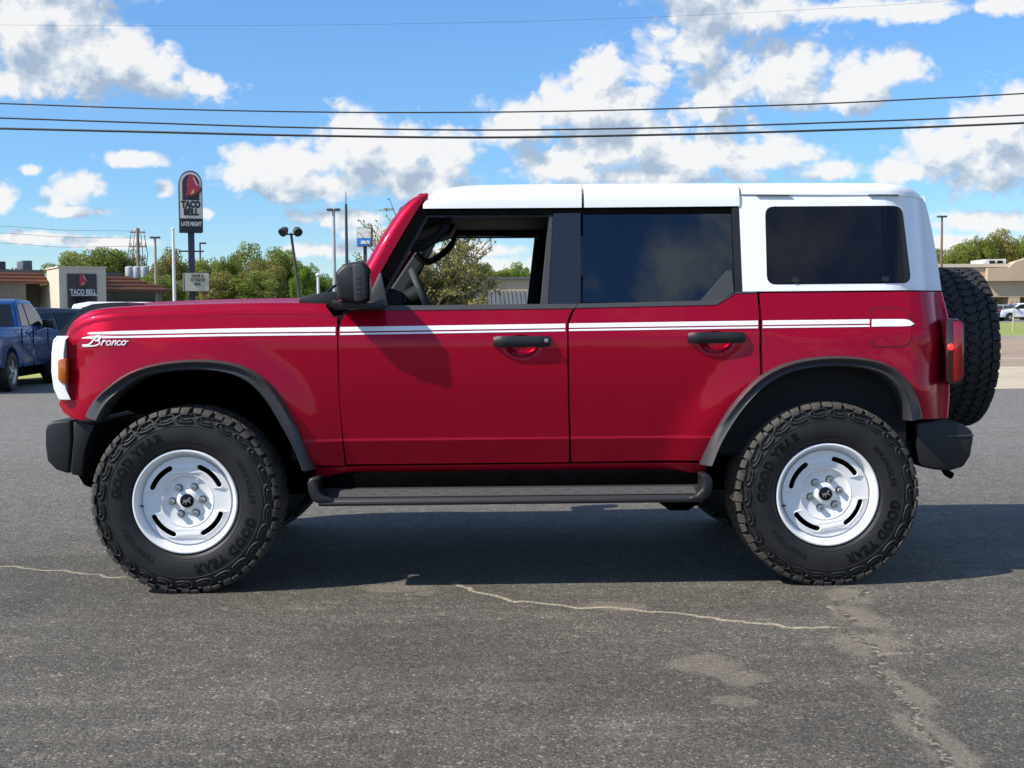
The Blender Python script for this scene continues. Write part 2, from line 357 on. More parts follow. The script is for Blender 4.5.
    def mt(op, a, b_=None, c=None, clamp=False):
        n = N.new('ShaderNodeMath'); n.operation = op; n.use_clamp = clamp
        for i, v in enumerate((a, b_, c)):
            if v is None: continue
            if isinstance(v, (int, float)): n.inputs[i].default_value = v
            else: L.new(v, n.inputs[i])
        return n.outputs[0]
    def attr(nm): n = N.new('ShaderNodeAttribute'); n.attribute_name = nm; return n.outputs['Fac']
    stretch = N.new('ShaderNodeMapping'); stretch.inputs['Scale'].default_value = (.18, 1, 1); L.new(tc.outputs['Object'], stretch.inputs['Vector'])
    base = ramp(noise(.55, 5), [(.28, (.078,.070,.056)), (.5, (.104,.094,.074)), (.72, (.134,.120,.092))])
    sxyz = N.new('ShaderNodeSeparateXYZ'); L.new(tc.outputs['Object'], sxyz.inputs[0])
    sheened = mt('MULTIPLY_ADD', mt('ADD', sxyz.outputs[1], mt('MULTIPLY', noise(.35, 4), 5)), .15, -.32, True)  # paler with distance: grazing sheen painted into the asphalt colour
    base = mixc(mt('MULTIPLY', sheened, .75), base, (.25,.24,.215))
    base = mixc(mt('MULTIPLY', ramp(noise(2.3, 5, .6, stretch.outputs[0]), [(.48, 0.), (.68, 1.)]), .6), base, (.175,.158,.128))
    base = mixc(mt('MULTIPLY', ramp(noise(9, 6, .7), [(.42, 0.), (.62, 1.)]), .40), base, (.062,.058,.054))
    base = mixc(mt('MULTIPLY', ramp(noise(1.3, 6, .75), [(.50, 0.), (.66, 1.)]), .35), base, (.20,.175,.14))
    # aggregate: each stone its own tone
    v = N.new('ShaderNodeTexVoronoi'); v.inputs['Scale'].default_value = 130; L.new(tc.outputs['Object'], v.inputs['Vector'])
    sp = N.new('ShaderNodeSeparateColor'); L.new(v.outputs['Color'], sp.inputs[0])
    grain = ramp(sp.outputs[0], [(.0, .62), (.45, .9), (.85, 1.1), (.95, 1.5), (1, 2.6)])
    base = mixc(1.0, base, grain, 'MULTIPLY')
    v2 = N.new('ShaderNodeTexVoronoi'); v2.inputs['Scale'].default_value = 42; L.new(tc.outputs['Object'], v2.inputs['Vector'])
    sp2 = N.new('ShaderNodeSeparateColor'); L.new(v2.outputs['Color'], sp2.inputs[0])
    grain2 = ramp(sp2.outputs[1], [(.0, .82), (.6, 1.0), (.95, 1.06), (1, 1.45)])
    base = mixc(1.0, base, grain2, 'MULTIPLY')
    pit = ramp(noise(75, 3, .6), [(.33, .35), (.47, 1.)])
    base = mixc(1.0, base, pit, 'MULTIPLY')
    # dusty sand stains
    stn = mt('ADD', attr('stain'), mt('MULTIPLY_ADD', noise(5, 6, .7), 2.6, -1.3))
    sf = ramp(stn, [(.70, 1.), (.98, 0.)])
    sfm = mt('MULTIPLY', sf, mt('MULTIPLY_ADD', noise(40, 4, .7), 1.2, -.12, True))
    base = mixc(mt('MULTIPLY', sfm, .8), base, (.24,.205,.155))
    # cracks, filled with sand, darker broken core
    warp = mt('MULTIPLY_ADD', noise(17, 7, .85), .20, -.10)
    dc = mt('ABSOLUTE', mt('ADD', attr('crack'), warp))
    dc = mt('ADD', attr('crack'), mt('MULTIPLY', mt('ABSOLUTE', warp), .28))
    halo = mt('MULTIPLY', ramp(dc, [(.009, 1.), (.019, 0.)]), mt('MULTIPLY_ADD', noise(26, 5, .7), 3.0, -.9, True))
    base = mixc(mt('MULTIPLY', halo, .85), base, (.40,.34,.25))
    core = mt('MULTIPLY', ramp(attr('fat'), [(.010, 1.), (.026, 0.)]), ramp(noise(24, 5, .75), [(.47, 0.), (.51, 1.)]))
    fatm = ramp(attr('fat'), [(.05, 1.), (.09, 0.)])
    fatdust = mt('MULTIPLY', ramp(mt('ADD', attr('fat'), mt('MULTIPLY_ADD', noise(6, 6, .75), .3, -.15)), [(.01, 1.), (.10, 0.)]), mt('MULTIPLY_ADD', noise(35, 4, .7), .9, .0, True))
    base = mixc(mt('MULTIPLY', fatdust, .42), base, (.22,.19,.145))
    base = mixc(mt('MULTIPLY', mt('MULTIPLY', core, fatm), .85), base, (.03,.028,.025))
    thin = mt('MULTIPLY', ramp(mt('ADD', attr('thin'), mt('MULTIPLY', mt('ABSOLUTE', warp), .08)), [(.009, 1.), (.016, 0.)]), mt('MULTIPLY_ADD', noise(8, 5, .7), 3.0, -.75, True))
    base = mixc(mt('MULTIPLY', thin, .9), base, (.44,.37,.26))
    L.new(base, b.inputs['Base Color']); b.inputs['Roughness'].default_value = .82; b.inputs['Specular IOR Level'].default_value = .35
    hgt = mt('ADD', mt('MULTIPLY', v.outputs['Distance'], -.9), mt('ADD', mt('MULTIPLY', noise(75, 3), .9), mt('MULTIPLY', core, -1.5)))
    bp = N.new('ShaderNodeBump'); bp.inputs['Strength'].default_value = .55; bp.inputs['Distance'].default_value = .006; L.new(hgt, bp.inputs['Height']); L.new(bp.outputs[0], b.inputs['Normal'])
    o = link('ground', me, m); tag(o, 'weathered grey asphalt car park with sand-filled cracks', kind='structure')
build_ground()

def sheet(name, x0, x1, y0, y1, dz, m, nx=6, ny=20, label=None, wob=0):
    rnd = random.Random(4); vs = []; fs = []
    for j in range(ny+1):
        for i in range(nx+1):
            y = y0+(y1-y0)*j/ny
            if wob and j in (0, ny): y += rnd.uniform(-wob, wob)
            vs.append((x0+(x1-x0)*i/nx, y, terrain(y)+dz))
    for j in range(ny):
        for i in range(nx):
            a = j*(nx+1)+i; fs.append((a, a+1, a+nx+2, a+nx+1))
    me = bpy.data.meshes.new(name); me.from_pydata(vs, [], fs); o = link(name, me, m); tag(o, label, kind='structure'); return o
mroad = mat('road_surface', (.26,.19,.125), .85, col2=(.34,.25,.17), vscale=.25)
mconc = mat('pale_concrete', (.38,.32,.22), .85, col2=(.50,.42,.29), vscale=.6)
mgrass = mat('grass_blades', (.17,.22,.03), .8, col2=(.30,.32,.07), vscale=2.5, bump=1, bscale=30)
mgrassy = mat('dry_grass', (.26,.27,.05), .8, col2=(.38,.36,.10), vscale=3)
mlot = mat('pale_asphalt', (.17,.165,.155), .85, col2=(.22,.21,.20), vscale=.4)
mcurb = mat('kerb_concrete', (.42,.40,.35), .8, var=.15)
Yg = 48.5
sheet('road', 6, 400, 24, Yg, .006, mroad, label='wide tan road beyond the car park')
sheet('driveway_apron', 6, 400, 14.5, 23.9, .006, mconc, label='pale sandy concrete apron at the edge of the car park', nx=60, ny=6, wob=.3)
for i, (yy, w_) in enumerate(((29.0,.35),(36.5,.3))):
    sheet('road_marking', 6, 400, yy, yy+w_, .012, mat('road_paint', (.55,.50,.40), .8) if i == 0 else mat('yellow_road_paint', (.55,.40,.12), .8), label='faded line along the road')
sheet('lawn', 6, 400, Yg+.35, 80, .02, mgrass, nx=40, ny=30, label='green grass bank beyond the road')
kb = MB(); kb.box(6, 400, Yg, Yg+.3, terrain(Yg)-.2, terrain(Yg)+.15); o = kb.build('kerb', mcurb); tag(o, 'pale concrete kerb between road and grass', kind='structure')
sheet('distant_car_park', 6, 400, 80.1, 118, .012, mlot, label='pale asphalt car park in front of the tan store')
sheet('grass_patch', -30, -6.5, 20.5, 29, .01, mgrassy, nx=20, ny=8, label='sunlit yellow-green grass behind the blue pickup')

# ================================================================ SUV
XF, XR = P(187,502,-.95).x, P(827,495,-.95).x
ZW = 0.428
HANDLES = [P(522,345,-.93), P(716,341,-.93)]
def softp(d, k): 
    q = d/k
    return d if q > 30 else (0 if q < -30 else k*math.log1p(math.exp(q)))
def wb(x, z, handles=True):
    w = .935
    w -= .36*softp(z-1.172, .010)
    w -= .20*softp(.705-z, .004)
    w -= (.125*min(.47, max(0, 1.165-z))**2 + .10*max(0, .695-z))+.40*max(0, .572-z) + .006*sst(1.0, .70, z)
    w += .0045*(1-sst(.699, .709, z))
    for xw in (XF, XR):
        r = math.hypot(x-xw, (z-ZW)); w += .030*(1-sst(.62, .80, r))
    if x < -1.80: w -= .10*min(1.3, (-1.80-x)/.28)**2
    if x > 1.90: w -= .10*min(1.2, (x-1.90)/.16)**2
    if handles:
        for h in HANDLES:
            rr = math.hypot((x-h.x)/.085, (z-(h.z-.006))/.055)
            if rr < 1.1: w -= .022*(1-sst(.45, 1.05, rr))
    return w
def wg(x, z):
    w = .880-.225*(z-1.30)
    if x > 1.80: w -= .12*min(1.2, (x-1.80)/.22)**2
    return w
def proj(px, py, surf=wb):
    Y = -.93
    for _ in range(14):
        p = P(px, py, Y); Y += (-surf(p.x, p.z)-Y)*.6
    return (p.x, p.z)
def panel_mesh(name, outline, surf, m, parent, thick=.022, off=0.0, step=.05, side=-1, xz=False, extra=()):
    pts = outline if xz else [proj(px, py, surf) for px, py in outline]
    x0 = min(p[0] for p in pts); x1 = max(p[0] for p in pts); z0 = min(p[1] for p in pts); z1 = max(p[1] for p in pts)
    xs = [x0+step*i for i in range(1, int((x1-x0)/step)+1)]; zs = [z0+step*i for i in range(1, int((z1-z0)/step)+1)]
    zs += [.693,.701,.705,.709,.717, 1.14,1.155,1.165,1.172,1.179,1.19,1.205] if surf is wb else []
    for h in (HANDLES if surf is wb else []):
        if x0 < h.x < x1:
            xs += [h.x+k*.012 for k in range(-8, 9)]; zs += [h.z-.006+k*.009 for k in range(-7, 8)]
    def clean(v, lo, hi):
        v = sorted(q for q in v if lo+.004 < q < hi-.004); out = [lo]
        for q in v:
            if q-out[-1] > .0035: out.append(q)
        return out+[hi]
    xs = clean(xs, x0, x1); zs = clean(zs, z0, z1)
    area = sum(a[0]*b[1]-b[0]*a[1] for a, b in zip(pts, pts[1:]+pts[:1]))
    if area < 0: pts = pts[::-1]
    def clip(poly, ax, c, keep):      # keep = +1 keeps coordinate >= c
        out = []
        for a, b in zip(poly, poly[1:]+poly[:1]):
            da = (a[ax]-c)*keep; db_ = (b[ax]-c)*keep
            if da >= 0: out.append(a)
            if (da > 0 and db_ < 0) or (da < 0 and db_ > 0):
                t = da/(da-db_); q = [a[0]+(b[0]-a[0])*t, a[1]+(b[1]-a[1])*t]; q[ax] = c; out.append(tuple(q))
        return out
    V2 = []; key = {}; fs = []
    for xa, xb in zip(xs[:-1], xs[1:]):
        col_ = clip(clip(pts, 0, xa, 1), 0, xb, -1)
        if len(col_) < 3: continue
        for za, zb in zip(zs[:-1], zs[1:]):
            c_ = clip(clip(col_, 1, za, 1), 1, zb, -1)
            ids = []
            for q in c_:
                k = (round(q[0]*1e5), round(q[1]*1e5))
                if k not in key: key[k] = len(V2); V2.append(q)
                if not ids or ids[-1] != key[k]: ids.append(key[k])
            while len(ids) > 1 and ids[0] == ids[-1]: ids.pop()
            if len(ids) < 3 or len(set(ids)) != len(ids): 
                ids = list(dict.fromkeys(ids))
                if len(ids) < 3: continue
            ar = sum(V2[a][0]*V2[b][1]-V2[b][0]*V2[a][1] for a, b in zip(ids, ids[1:]+ids[:1]))
            if abs(ar) > 1e-8: fs.append(ids)
    V = [(x, -(surf(x, z)+off), z) for x, z in V2]
    bedges = {}
    for ids in fs:
        for a, b in zip(ids, ids[1:]+ids[:1]): bedges[(a, b)] = 1
    bd = [(a, b) for (a, b) in bedges if (b, a) not in bedges]
    nfront = len(fs); inner = {}
    for a, b in bd:
        for k in (a, b):
            if k not in inner: inner[k] = len(V); x, y, z = V[k]; V.append((x, y+thick, z))
    for a, b in bd: fs.append([b, a, inner[a], inner[b]])
    e = 1e-3; nv = []
    for (x, y, z) in V:
        wx = (surf(x+e, z)-surf(x-e, z))/(2*e); wz = (surf(x, z+e)-surf(x, z-e))/(2*e)
        nv.append(Vector((-wx, -1, -wz)).normalized())
    if side > 0:
        V = [(x, -y, z) for x, y, z in V]; fs = [list(reversed(q)) for q in fs]; nv = [Vector((n.x, -n.y, n.z)) for n in nv]
    me = bpy.data.meshes.new(name); me.from_pydata(V, [], fs); me.validate()
    if len(me.polygons) == len(fs):
        me.polygons.foreach_set('use_smooth', [True]*len(fs))
        ln = []
        for i, pl in enumerate(me.polygons):
            for vi in pl.vertices: ln.append(nv[vi] if i < nfront else pl.normal)
        me.normals_split_custom_set(ln)
    return link(name, me, m, parent)
def both(name, outline, surf, m, parent, **k):
    a = panel_mesh(name, outline, surf, m, parent, side=-1, **k); b = panel_mesh(name, outline, surf, m, parent, side=1, **k); return a, b
def pp(pts, Y): return [(P(x, y, Y).x, P(x, y, Y).z) for x, y in pts]
def plate(name, pts, Y0, Y1, m, parent, bevel=0, sides=2, f=None):
    out = []
    mb = MB(); mb.prism(pp(pts, Y0), Y0, Y1, f=f)
    out.append(mb.build(name, m, parent, bevel=bevel))
    if sides == 2: out.append(mirY(mb).build(name, m, parent, bevel=bevel))
    return out
def arcpts(cx, cy, rx, ry, a0, a1, n): return [(cx+rx*math.cos(R(a0+(a1-a0)*i/n)), cy-ry*math.sin(R(a0+(a1-a0)*i/n))) for i in range(n+1)]
def smooth_path(pts, n=4):     # Catmull-Rom
    out = []
    for i in range(len(pts)-1):
        p0 = pts[max(i-1, 0)]; p1 = pts[i]; p2 = pts[i+1]; p3 = pts[min(i+2, len(pts)-1)]
        for k in range(n):
            t = k/n
            out.append(tuple(.5*((2*b)+(c-a)*t+(2*a-5*b+4*c-d)*t*t+(3*b-a-3*c+d)*t**3) for a, b, c, d in zip(p0, p1, p2, p3)))
    out.append(tuple(pts[-1])); return out

car = thing('suv', 'red four-door off-road SUV with white hardtop, white wheels and rear spare tyre', 'suv')

# flares: outer edge (on the body) and inner edge (over the tyre)
FO = smooth_path([(86,416),(92,404),(103,391),(130,372),(165,362),(208,359.5),(244,366),(272,385),(294,420),(307,450),(316,469)], 4)
FI = smooth_path([(97,421),(103,409),(114,396),(140,378),(172,371),(210,370.5),(240,378),(262,396),(280,424),(294,450),(302,471)], 4)
RO = smooth_path([(699,464),(712,436),(732,404),(757,378),(786,363),(820,356.5),(857,357),(887,364),(906,379),(917,398),(922,418)], 4)
RI = smooth_path([(713,466),(724,440),(742,412),(764,388),(790,373),(822,367),(855,367),(880,373),(897,386),(907,402),(911,421)], 4)
mid = lambda A, B, t=.4: [(a[0]+(b[0]-a[0])*t, a[1]+(b[1]-a[1])*t) for a, b in zip(A, B)]
def flare(O, I):
    mb = MB(); secs = []
    for (o, i) in zip(O, I):
        ox, oz = proj(*o); w0 = wb(ox, oz)
        Yo = -.985; q = P(i[0], i[1], Yo); ix, iz = q.x, q.z
        secs.append([(ox, -w0+.012, oz), (ox, -w0-.012, oz), (ox+(ix-ox)*.22, -w0-.036, oz+(iz-oz)*.22), (ox+(ix-ox)*.6, Yo+.010, oz+(iz-oz)*.6), (ox+(ix-ox)*.9, Yo, oz+(iz-oz)*.9), (ix, Yo+.006, iz), (ix+(ix-ox)*.06, Yo+.03, iz+(iz-oz)*.06), (ix+(ix-ox)*.1, Yo+.14, iz+(iz-oz)*.1)])
    mb.loft(secs); return mb
for O, I in ((FO, FI), (RO, RI)):
    f = flare(O, I); f.build('wheel_arch_flare', M['flare'], car, sharp=60); mirY(f).build('wheel_arch_flare', M['flare'], car, sharp=60)

# fender, doors, quarter panels
fm = mid(FO, FI, .3)
zs_px = [(67,343),(72,335),(82,327),(95,322),(120,319),(160,318),(240,317),(337,317)]
fender = [(66,345),(66,385),(62,396),(59,404),(63,412),(73,419),(84,420)] + fm + [(317,465.5),(345,465.5),(342.4,440),(338.9,400),(337.6,360),(337,330)] + [(337,317)] + [p for p in zs_px[::-1][1:]]
both('fender', fender, wb, M['red'], car)
fd = [(338.6,331),(338.4,340),(339.5,400),(343.5,440),(346.5,464.5),(569,462),(567.8,400),(567.2,345),(567,328),(567.5,320),(571,312),(574,308.5),(352,311),(345,314),(341,321)]
DOORF = both('front_door', fd, wb, M['red'], car)
rm = mid(RO, RI, .3)
k0 = min(range(len(rm)), key=lambda i: abs(rm[i][0]-761))
rd = [(568.5,330),(568.7,345),(569.5,400),(571.5,462),(697,460.5)] + rm[:k0] + [(760,380),(759.3,345),(758.5,310),(757,293),(735,293.5),(716,305),(576.5,308),(573.5,313),(570,321)]
DOORR = both('rear_door', rd, wb, M['red'], car)
rq = [(759.5,293),(761,310),(761.8,345),(762.5,376)] + [p for p in rm[k0:] if p[0] > 764] + [(920,419),(946,418.5),(948,395),(948.5,350),(948,325),(945,310),(940,292)]
both('quarter_panel', rq, wb, M['red'], car)
both('sill', [(316,467.5),(705,463),(706,474),(316,478)], wb, M['red'], car, off=.006)
# hood with rolled fender tops
mb = MB(); secs = []
tops = smooth_path([(66,338),(70,328),(78,318.5),(90,311.5),(105,308),(130,306),(165,304.5),(210,303),(260,302),(300,302),(337,303.5)], 3)
def interp(tbl, x):
    if x <= tbl[0][0]: return tbl[0][1]
    for (a, b), (c, d) in zip(tbl[:-1], tbl[1:]):
        if x <= c: return b+(d-b)*(x-a)/(c-a)
    return tbl[-1][1]
ZS = [proj(*p) for p in zs_px]
for (px, py) in tops:
    q = P(px, py, -.80); X = q.x; zt = q.z
    sz = min(interp(ZS, X), zt-.012)-.004; w0 = wb(X, sz); yi = min(.81, w0-.05)
    half = [(w0, sz-.002)] + [(yi+(w0-yi)*math.cos(R(a)), sz+(zt-sz)*math.sin(R(a))) for a in (12,24,34)] + [(yi+(w0-yi)*math.cos(R(a))-.007, sz+(zt-sz)*math.sin(R(a))-.002) for a in (40,50)] + [(yi+(w0-yi)*math.cos(R(a)), sz+(zt-sz)*math.sin(R(a))) for a in (60,72,84)] + [(yi-.03, zt+.001), (yi-.10, zt-.006), (yi-.13, zt-.016), (yi-.17, zt-.014), (.50, zt+.002), (.36, zt+.010), (.32, zt+.026 if px > 110 else zt+.012), (0, zt+.032 if px > 110 else zt+.016)]
    sh = lambda z: X-(.055*max(0, (z-sz)/(zt-sz)) if px > 330 else 0)
    secs.append([(sh(z), -y, z) for y, z in half]+[(sh(z), y, z) for y, z in half[::-1][1:]])
mb.loft(secs); mb.build('hood', M['red'], car, sharp=70)
# cowl
plate('cowl', [(298,304),(300,297),(318,293.5),(345,290),(352,300),(352,310),(335,311),(327,306)], -.84, .84, M['plastic'], car, bevel=.006, sides=1)
for s in (-1, 1):
    wm = MB(); wm.tube([P(322,296,-.3*s-.1), P(333,287,-.25*s), P(344,281,.2*s)], .008, 6); wm.build('wiper', M['plastic'], car)
# grille surround
gx0 = P(50,360,-.86).x; gx1 = P(66.5,360,-.86).x; gz0 = P(60,399,-.86).z; gz1 = P(58,336,-.86).z
mb = MB(); secs = []
for y, dx in ((-.905,.075),(-.90,.04),(-.88,.012),(-.84,0),(0,-.02),(.84,0),(.88,.012),(.90,.04),(.905,.075)):
    X = gx0+dx
    secs.append([(gx1, y*.985, gz0-.005), (X+.03, y, gz0), (X+.008, y, gz0+.05), (X, y, gz0+.13), (X+.003, y, gz1-.08), (X+.012, y, gz1-.02), (X+.03, y, gz1), (gx1, y*.985, gz1-.004)])
mb.loft(secs, closed=True, caps=True); GR = mb.build('grille_surround', M['white'], car, sharp=50)
mb = MB(); mb.box(gx0-.03, gx0-.018, -.60, .60, gz0+.06, gz1-.05); mb.build('grille', M['gloss'], GR)
for s in (-1, 1):
    mb = MB(); mb.lathe([(.001,-.006),(.06,-.008),(.095,-.004),(.10,0)], 32, axis='X', cen=(gx0-.004, s*.70, (gz0+gz1)/2+.01)); mb.build('headlight', M['bright'], GR)
plate('side_marker', [(57.5,361),(59.5,359),(66,358.5),(66,384),(60.5,383.5),(57.5,379)], -.912, -.86, M['amber'], GR, bevel=.006)
# added dark strip standing for shade along the red leading hood edge
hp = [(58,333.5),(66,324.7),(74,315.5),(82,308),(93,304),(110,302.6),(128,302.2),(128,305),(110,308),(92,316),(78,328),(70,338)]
plate('hood_edge_shade', hp, -.62, .62, M['pillar'], car, bevel=0, sides=1)

# bumpers
fb = MB(); fb.prism(pp([(45,431),(47,424),(52,421.5),(71,420.5),(72,440),(69,474),(56,470),(47,461),(45,446)], -.80), -.80, .80); FBm = fb.build('front_bumper', M['plastic'], car, bevel=.012, seg=3)
fb2 = MB(); fb2.prism(pp([(73,421),(95,425),(89,438),(84,455),(82,476),(72,475),(70,472),(73,440)], -.84), -.84, .84); fb2.build('end_cap', M['plastic'], FBm, bevel=.008, seg=2)
rb = MB(); rb.prism(pp([(916,423),(922,421),(952,420.5),(965,425),(973,431),(974,438),(971,456),(964,467),(950,471),(936,470),(921,467),(917,445)], -.86), -.86, .86); RBm = rb.build('rear_bumper', M['plastic'], car, bevel=.014, seg=3)
plate('step_pad', [(945,435.5),(974,434.5),(974.5,436),(945,437)], -.866, -.80, M['seal'], RBm, sides=2)
rh = MB(); rh.tube([P(942,466,-.55), P(947,473,-.55), P(952,476,-.55)], .018, 8); rh.build('tow_hook', M['dark'], RBm)

# under-body, wheel wells
ub = MB()
ub.box(-1.98, 2.0, -.42, .42, .44, .62); ub.box(-1.95, 1.98, -.55, -.42, .40, .56); ub.box(-1.95, 1.98, .42, .55, .40, .56)
ub.box(-.95, .95, -.84, .84, .545, .60)
ub.box(1.95, 2.02, -.80, .80, .60, .80)
ub.prism(pp([(75,470),(92,468),(92,488),(84,485)], -.75), -.75, -.5)
ub.prism(pp([(655,500),(705,500),(688,510.5),(670,510.5)], -.55), -.55, -.45)
ub.build('chassis', M['dark'], car)
for xw in (XF, XR):
    a = MB(); a.tube([(xw, -.75, ZW), (xw, .75, ZW)], .045, 10); a.lathe([(.001,-.13),(.08,-.11),(.12,0),(.08,.11),(.001,.13)], 16, cen=(xw, .12, ZW)); a.build('axle', M['dark'], car)
    PI_ = FI if xw == XF else RI
    for s in (-1, 1):
        l = MB(); prof = pp([(x+(x-(187 if xw == XF else 827))*.025, y+(y-500)*.025) for x, y in PI_], -.96)
        n = len(prof)
        l.add([(x, s*.90, z) for x, z in prof]+[(x, s*.44, z) for x, z in prof], [(i, i+1, n+i+1, n+i) for i in range(n-1)]+[tuple(range(n, 2*n))])
        l.build('wheel_liner', M['dark'], car, recalc=False)
# rocker and running boards
rk = MB(); rk.box(P(316,480,-.86).x, P(708,480,-.86).x, -.87, -.80, .44, .545); rk.build('rocker_panel', M['dark'], car, bevel=.01); mirY(rk).build('rocker_panel', M['dark'], car, bevel=.01)
b0 = P(318,500,-1.0).x; b1 = P(704,500,-1.0).x
rbm = MB(); rbm.prism([(-.82,.405),(-.82,.484),(-.855,.479),(-.90,.458),(-.975,.437),(-.998,.430),(-1.0,.414),(-.985,.403)], b0, b1, f=lambda a, y, z: (y, a, z))
be = MB()
be.prism(pp([(307,483),(309,478.5),(316,476.5),(321,478),(317.5,482),(318.5,490),(323,496),(332,498.5),(336,503),(318,504.2),(312,501),(308,492)], -1.003), -1.003, -.83)
be2 = MB(); be2.prism(pp([(713,480),(711,475.5),(706,473.8),(701,475.5),(703.5,480),(702.5,489),(697,494.5),(690,496),(688,500.5),(704,501.5),(711,495),(713,487)], -1.003), -1.003, -.83)
for q in (0, 1):
    f_ = (lambda x: x) if q == 0 else mirY
    B = f_(rbm).build('running_board', M['board'], car, bevel=.004)
    t = MB(); SL = Matrix(((1,0,0,0),(0,1,0,0),(0,.28,1,.2755),(0,0,0,1)))
    t.box(b0+.09, b1-.03, -.972, -.895, .4375, .4415, T=SL)
    for i in range(34):
        xx = b0+.14+i*(b1-b0-.22)/33; t.box(xx, xx+.025, -.955+(i % 2)*.03, -.945+(i % 2)*.03, .4405, .4455, T=SL)
    tt = t.build('step_plate', M['aluminium'], B) if q == 0 else mirY(t).build('step_plate', M['aluminium'], B)
    tt.location.z = .001
    f_(be).build('end_cap', M['plastic'], B, bevel=.012); f_(be2).build('end_cap', M['plastic'], B, bevel=.012)
    for xx in (b0+.3, 0, b1-.3):
        bk = MB(); bk.tube([(xx, -.55, .47), (xx, -.9, .42)], .02, 6); f_(bk).build('bracket', M['dark'], B)

# tail lights
for s in (0, 1):
    for nm, pts, y0, y1, m in (('tail_light', [(946,321),(950,318.5),(960,319),(964.5,324),(965,376),(961,384),(950,385),(946,380)], -.872, -.70, M['lensdark']), ('lens', [(954,322),(960,321),(964,325),(964.6,375),(961,381),(954,382)], -.879, -.71, M['lens'])):
        mb = MB(); mb.prism(pp(pts, y0), y0, y1)
        if s: mb = mirY(mb)
        ob = mb.build(nm, m, car if nm == 'tail_light' else TL, bevel=.008)
        if nm == 'tail_light': TL = ob
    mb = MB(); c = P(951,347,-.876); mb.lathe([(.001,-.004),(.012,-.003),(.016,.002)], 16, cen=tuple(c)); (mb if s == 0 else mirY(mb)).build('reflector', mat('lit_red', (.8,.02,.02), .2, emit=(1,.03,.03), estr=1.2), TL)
# tailgate
xr = P(944,350,-.80).x
tg = MB(); tg.box(xr-.05, xr+.03, -.66, .66, .78, P(940,292,-.8).z); TG = tg.build('tailgate', M['red'], car, bevel=.01)
for s in (-1, 1):
    cp = MB(); secs = []
    for q_ in ((940,292),(945,310),(948,325),(948.5,350),(948,395),(946,418.5)):
        x_, z_ = proj(*q_); w_ = wb(x_, z_)
        secs.append([(x_-.01, s*(w_-.004), z_), (x_+.004, s*(w_-.006), z_), (x_+.018, s*(w_-.022), z_), (x_+.026, s*(w_-.06), z_), (x_+.03, s*.655, z_)])
    cp.loft(secs); cp.build('corner_panel', M['red'], car)
hx = P(960,347,0).x
hb = MB(); hb.tube([(xr, 0, 1.085), (xr+.11, 0, 1.085)], .12, 20); hb.build('spare_carrier', M['dark'], TG)

# ---------------------------------------------------------------- greenhouse
def gpx(pts): return pts
roofb = 208
both('upper_door_frame', [(421,208.5),(735,207.5),(737,213),(552,214),(426,214),(381,295),(376,304),(371,304),(366,296)], wg, M['dark'], car, thick=.05)
both('window_seal', [(426,214.6),(551,214.4),(551,216.6),(428,217),(386,294),(381,303.5),(377,303.5),(382,294)], wg, M['plastic'], car, off=-.012, thick=.02)
both('b_pillar', [(553.5,213.5),(580.5,213),(580.5,303),(548.5,304)], wg, M['pillar'], car, off=.004, thick=.05)
both('b_pillar_seal', [(549.5,214.5),(553,214.5),(548,304),(541,304)], wg, M['seal'], car, off=-.01, thick=.06)
GL = both('rear_door_glass', [(583,211.5),(731,209.5),(734,292),(715,301),(583,302.5)], wg, M['tint'], car, thick=.004, off=-.006)
both('corner_trim', [(700,301.5),(727,270.5),(731,270),(733.5,292),(716,303),(702,303)], wg, M['seal'], car, off=.006)
both('c_pillar', [(731.5,208),(738.5,207.5),(742,291.5),(735,292)], wg, M['plastic'], car, off=.002, thick=.05)
both('belt_moulding', [(352,306),(577,303.6),(574.5,308.3),(352,310.8)], wb, M['seal'], car, off=.004, thick=.03)
both('belt_moulding', [(577.5,303.6),(713,300.4),(734,291.8),(757,291.8),(757,293),(735,293.4),(716,304.8),(575.5,308)], wb, M['seal'], car, off=.004, thick=.03)
# red windscreen pillars: rounded bar lofted along the slope
pl_o = smooth_path([(345,297),(366,262),(382,234),(400,208),(414,196.5),(425,193.5)], 4)   # windscreen side
pl_i = smooth_path([(371,299),(378,278),(391,254),(406,228),(419,207),(426,198)], 4)     # window side
mb = MB(); secs = []
for (o, i) in zip(pl_o, pl_i):
    a = proj(*o, wg); b = proj(*i, wg)
    ya = -wg(*a)+.035; yb = -wg(*b)-.004
    A = Vector((a[0], ya, a[1])); B_ = Vector((b[0], yb, b[1])); m1 = A.lerp(B_, .35)+Vector((0, -.030, 0)); m0 = A.lerp(B_, .10)+Vector((0, -.014, 0)); m2 = A.lerp(B_, .7)+Vector((0, -.016, 0))
    secs.append([A+Vector((0, .05, 0)), A, m0, m1, m2, B_, B_+Vector((0, .05, 0))])
mb.loft(secs, closed=True, caps=True); mb.build('windscreen_pillar', M['red'], car, sharp=65); mirY(mb).build('windscreen_pillar', M['red'], car, sharp=65)
ps = MB(); ps.prism(pp([(423,209),(410,231),(396,255),(383,279),(377,294),(378.5,295),(385,280),(398,256),(412,232),(425,210)], -.80), -.80, -.74, f=lambda x, y, z: (x, y-(1.56-z)*.22, z)); ps.build('pillar_seal', M['seal'], car, bevel=.003); mirY(ps).build('pillar_seal', M['seal'], car, bevel=.003)
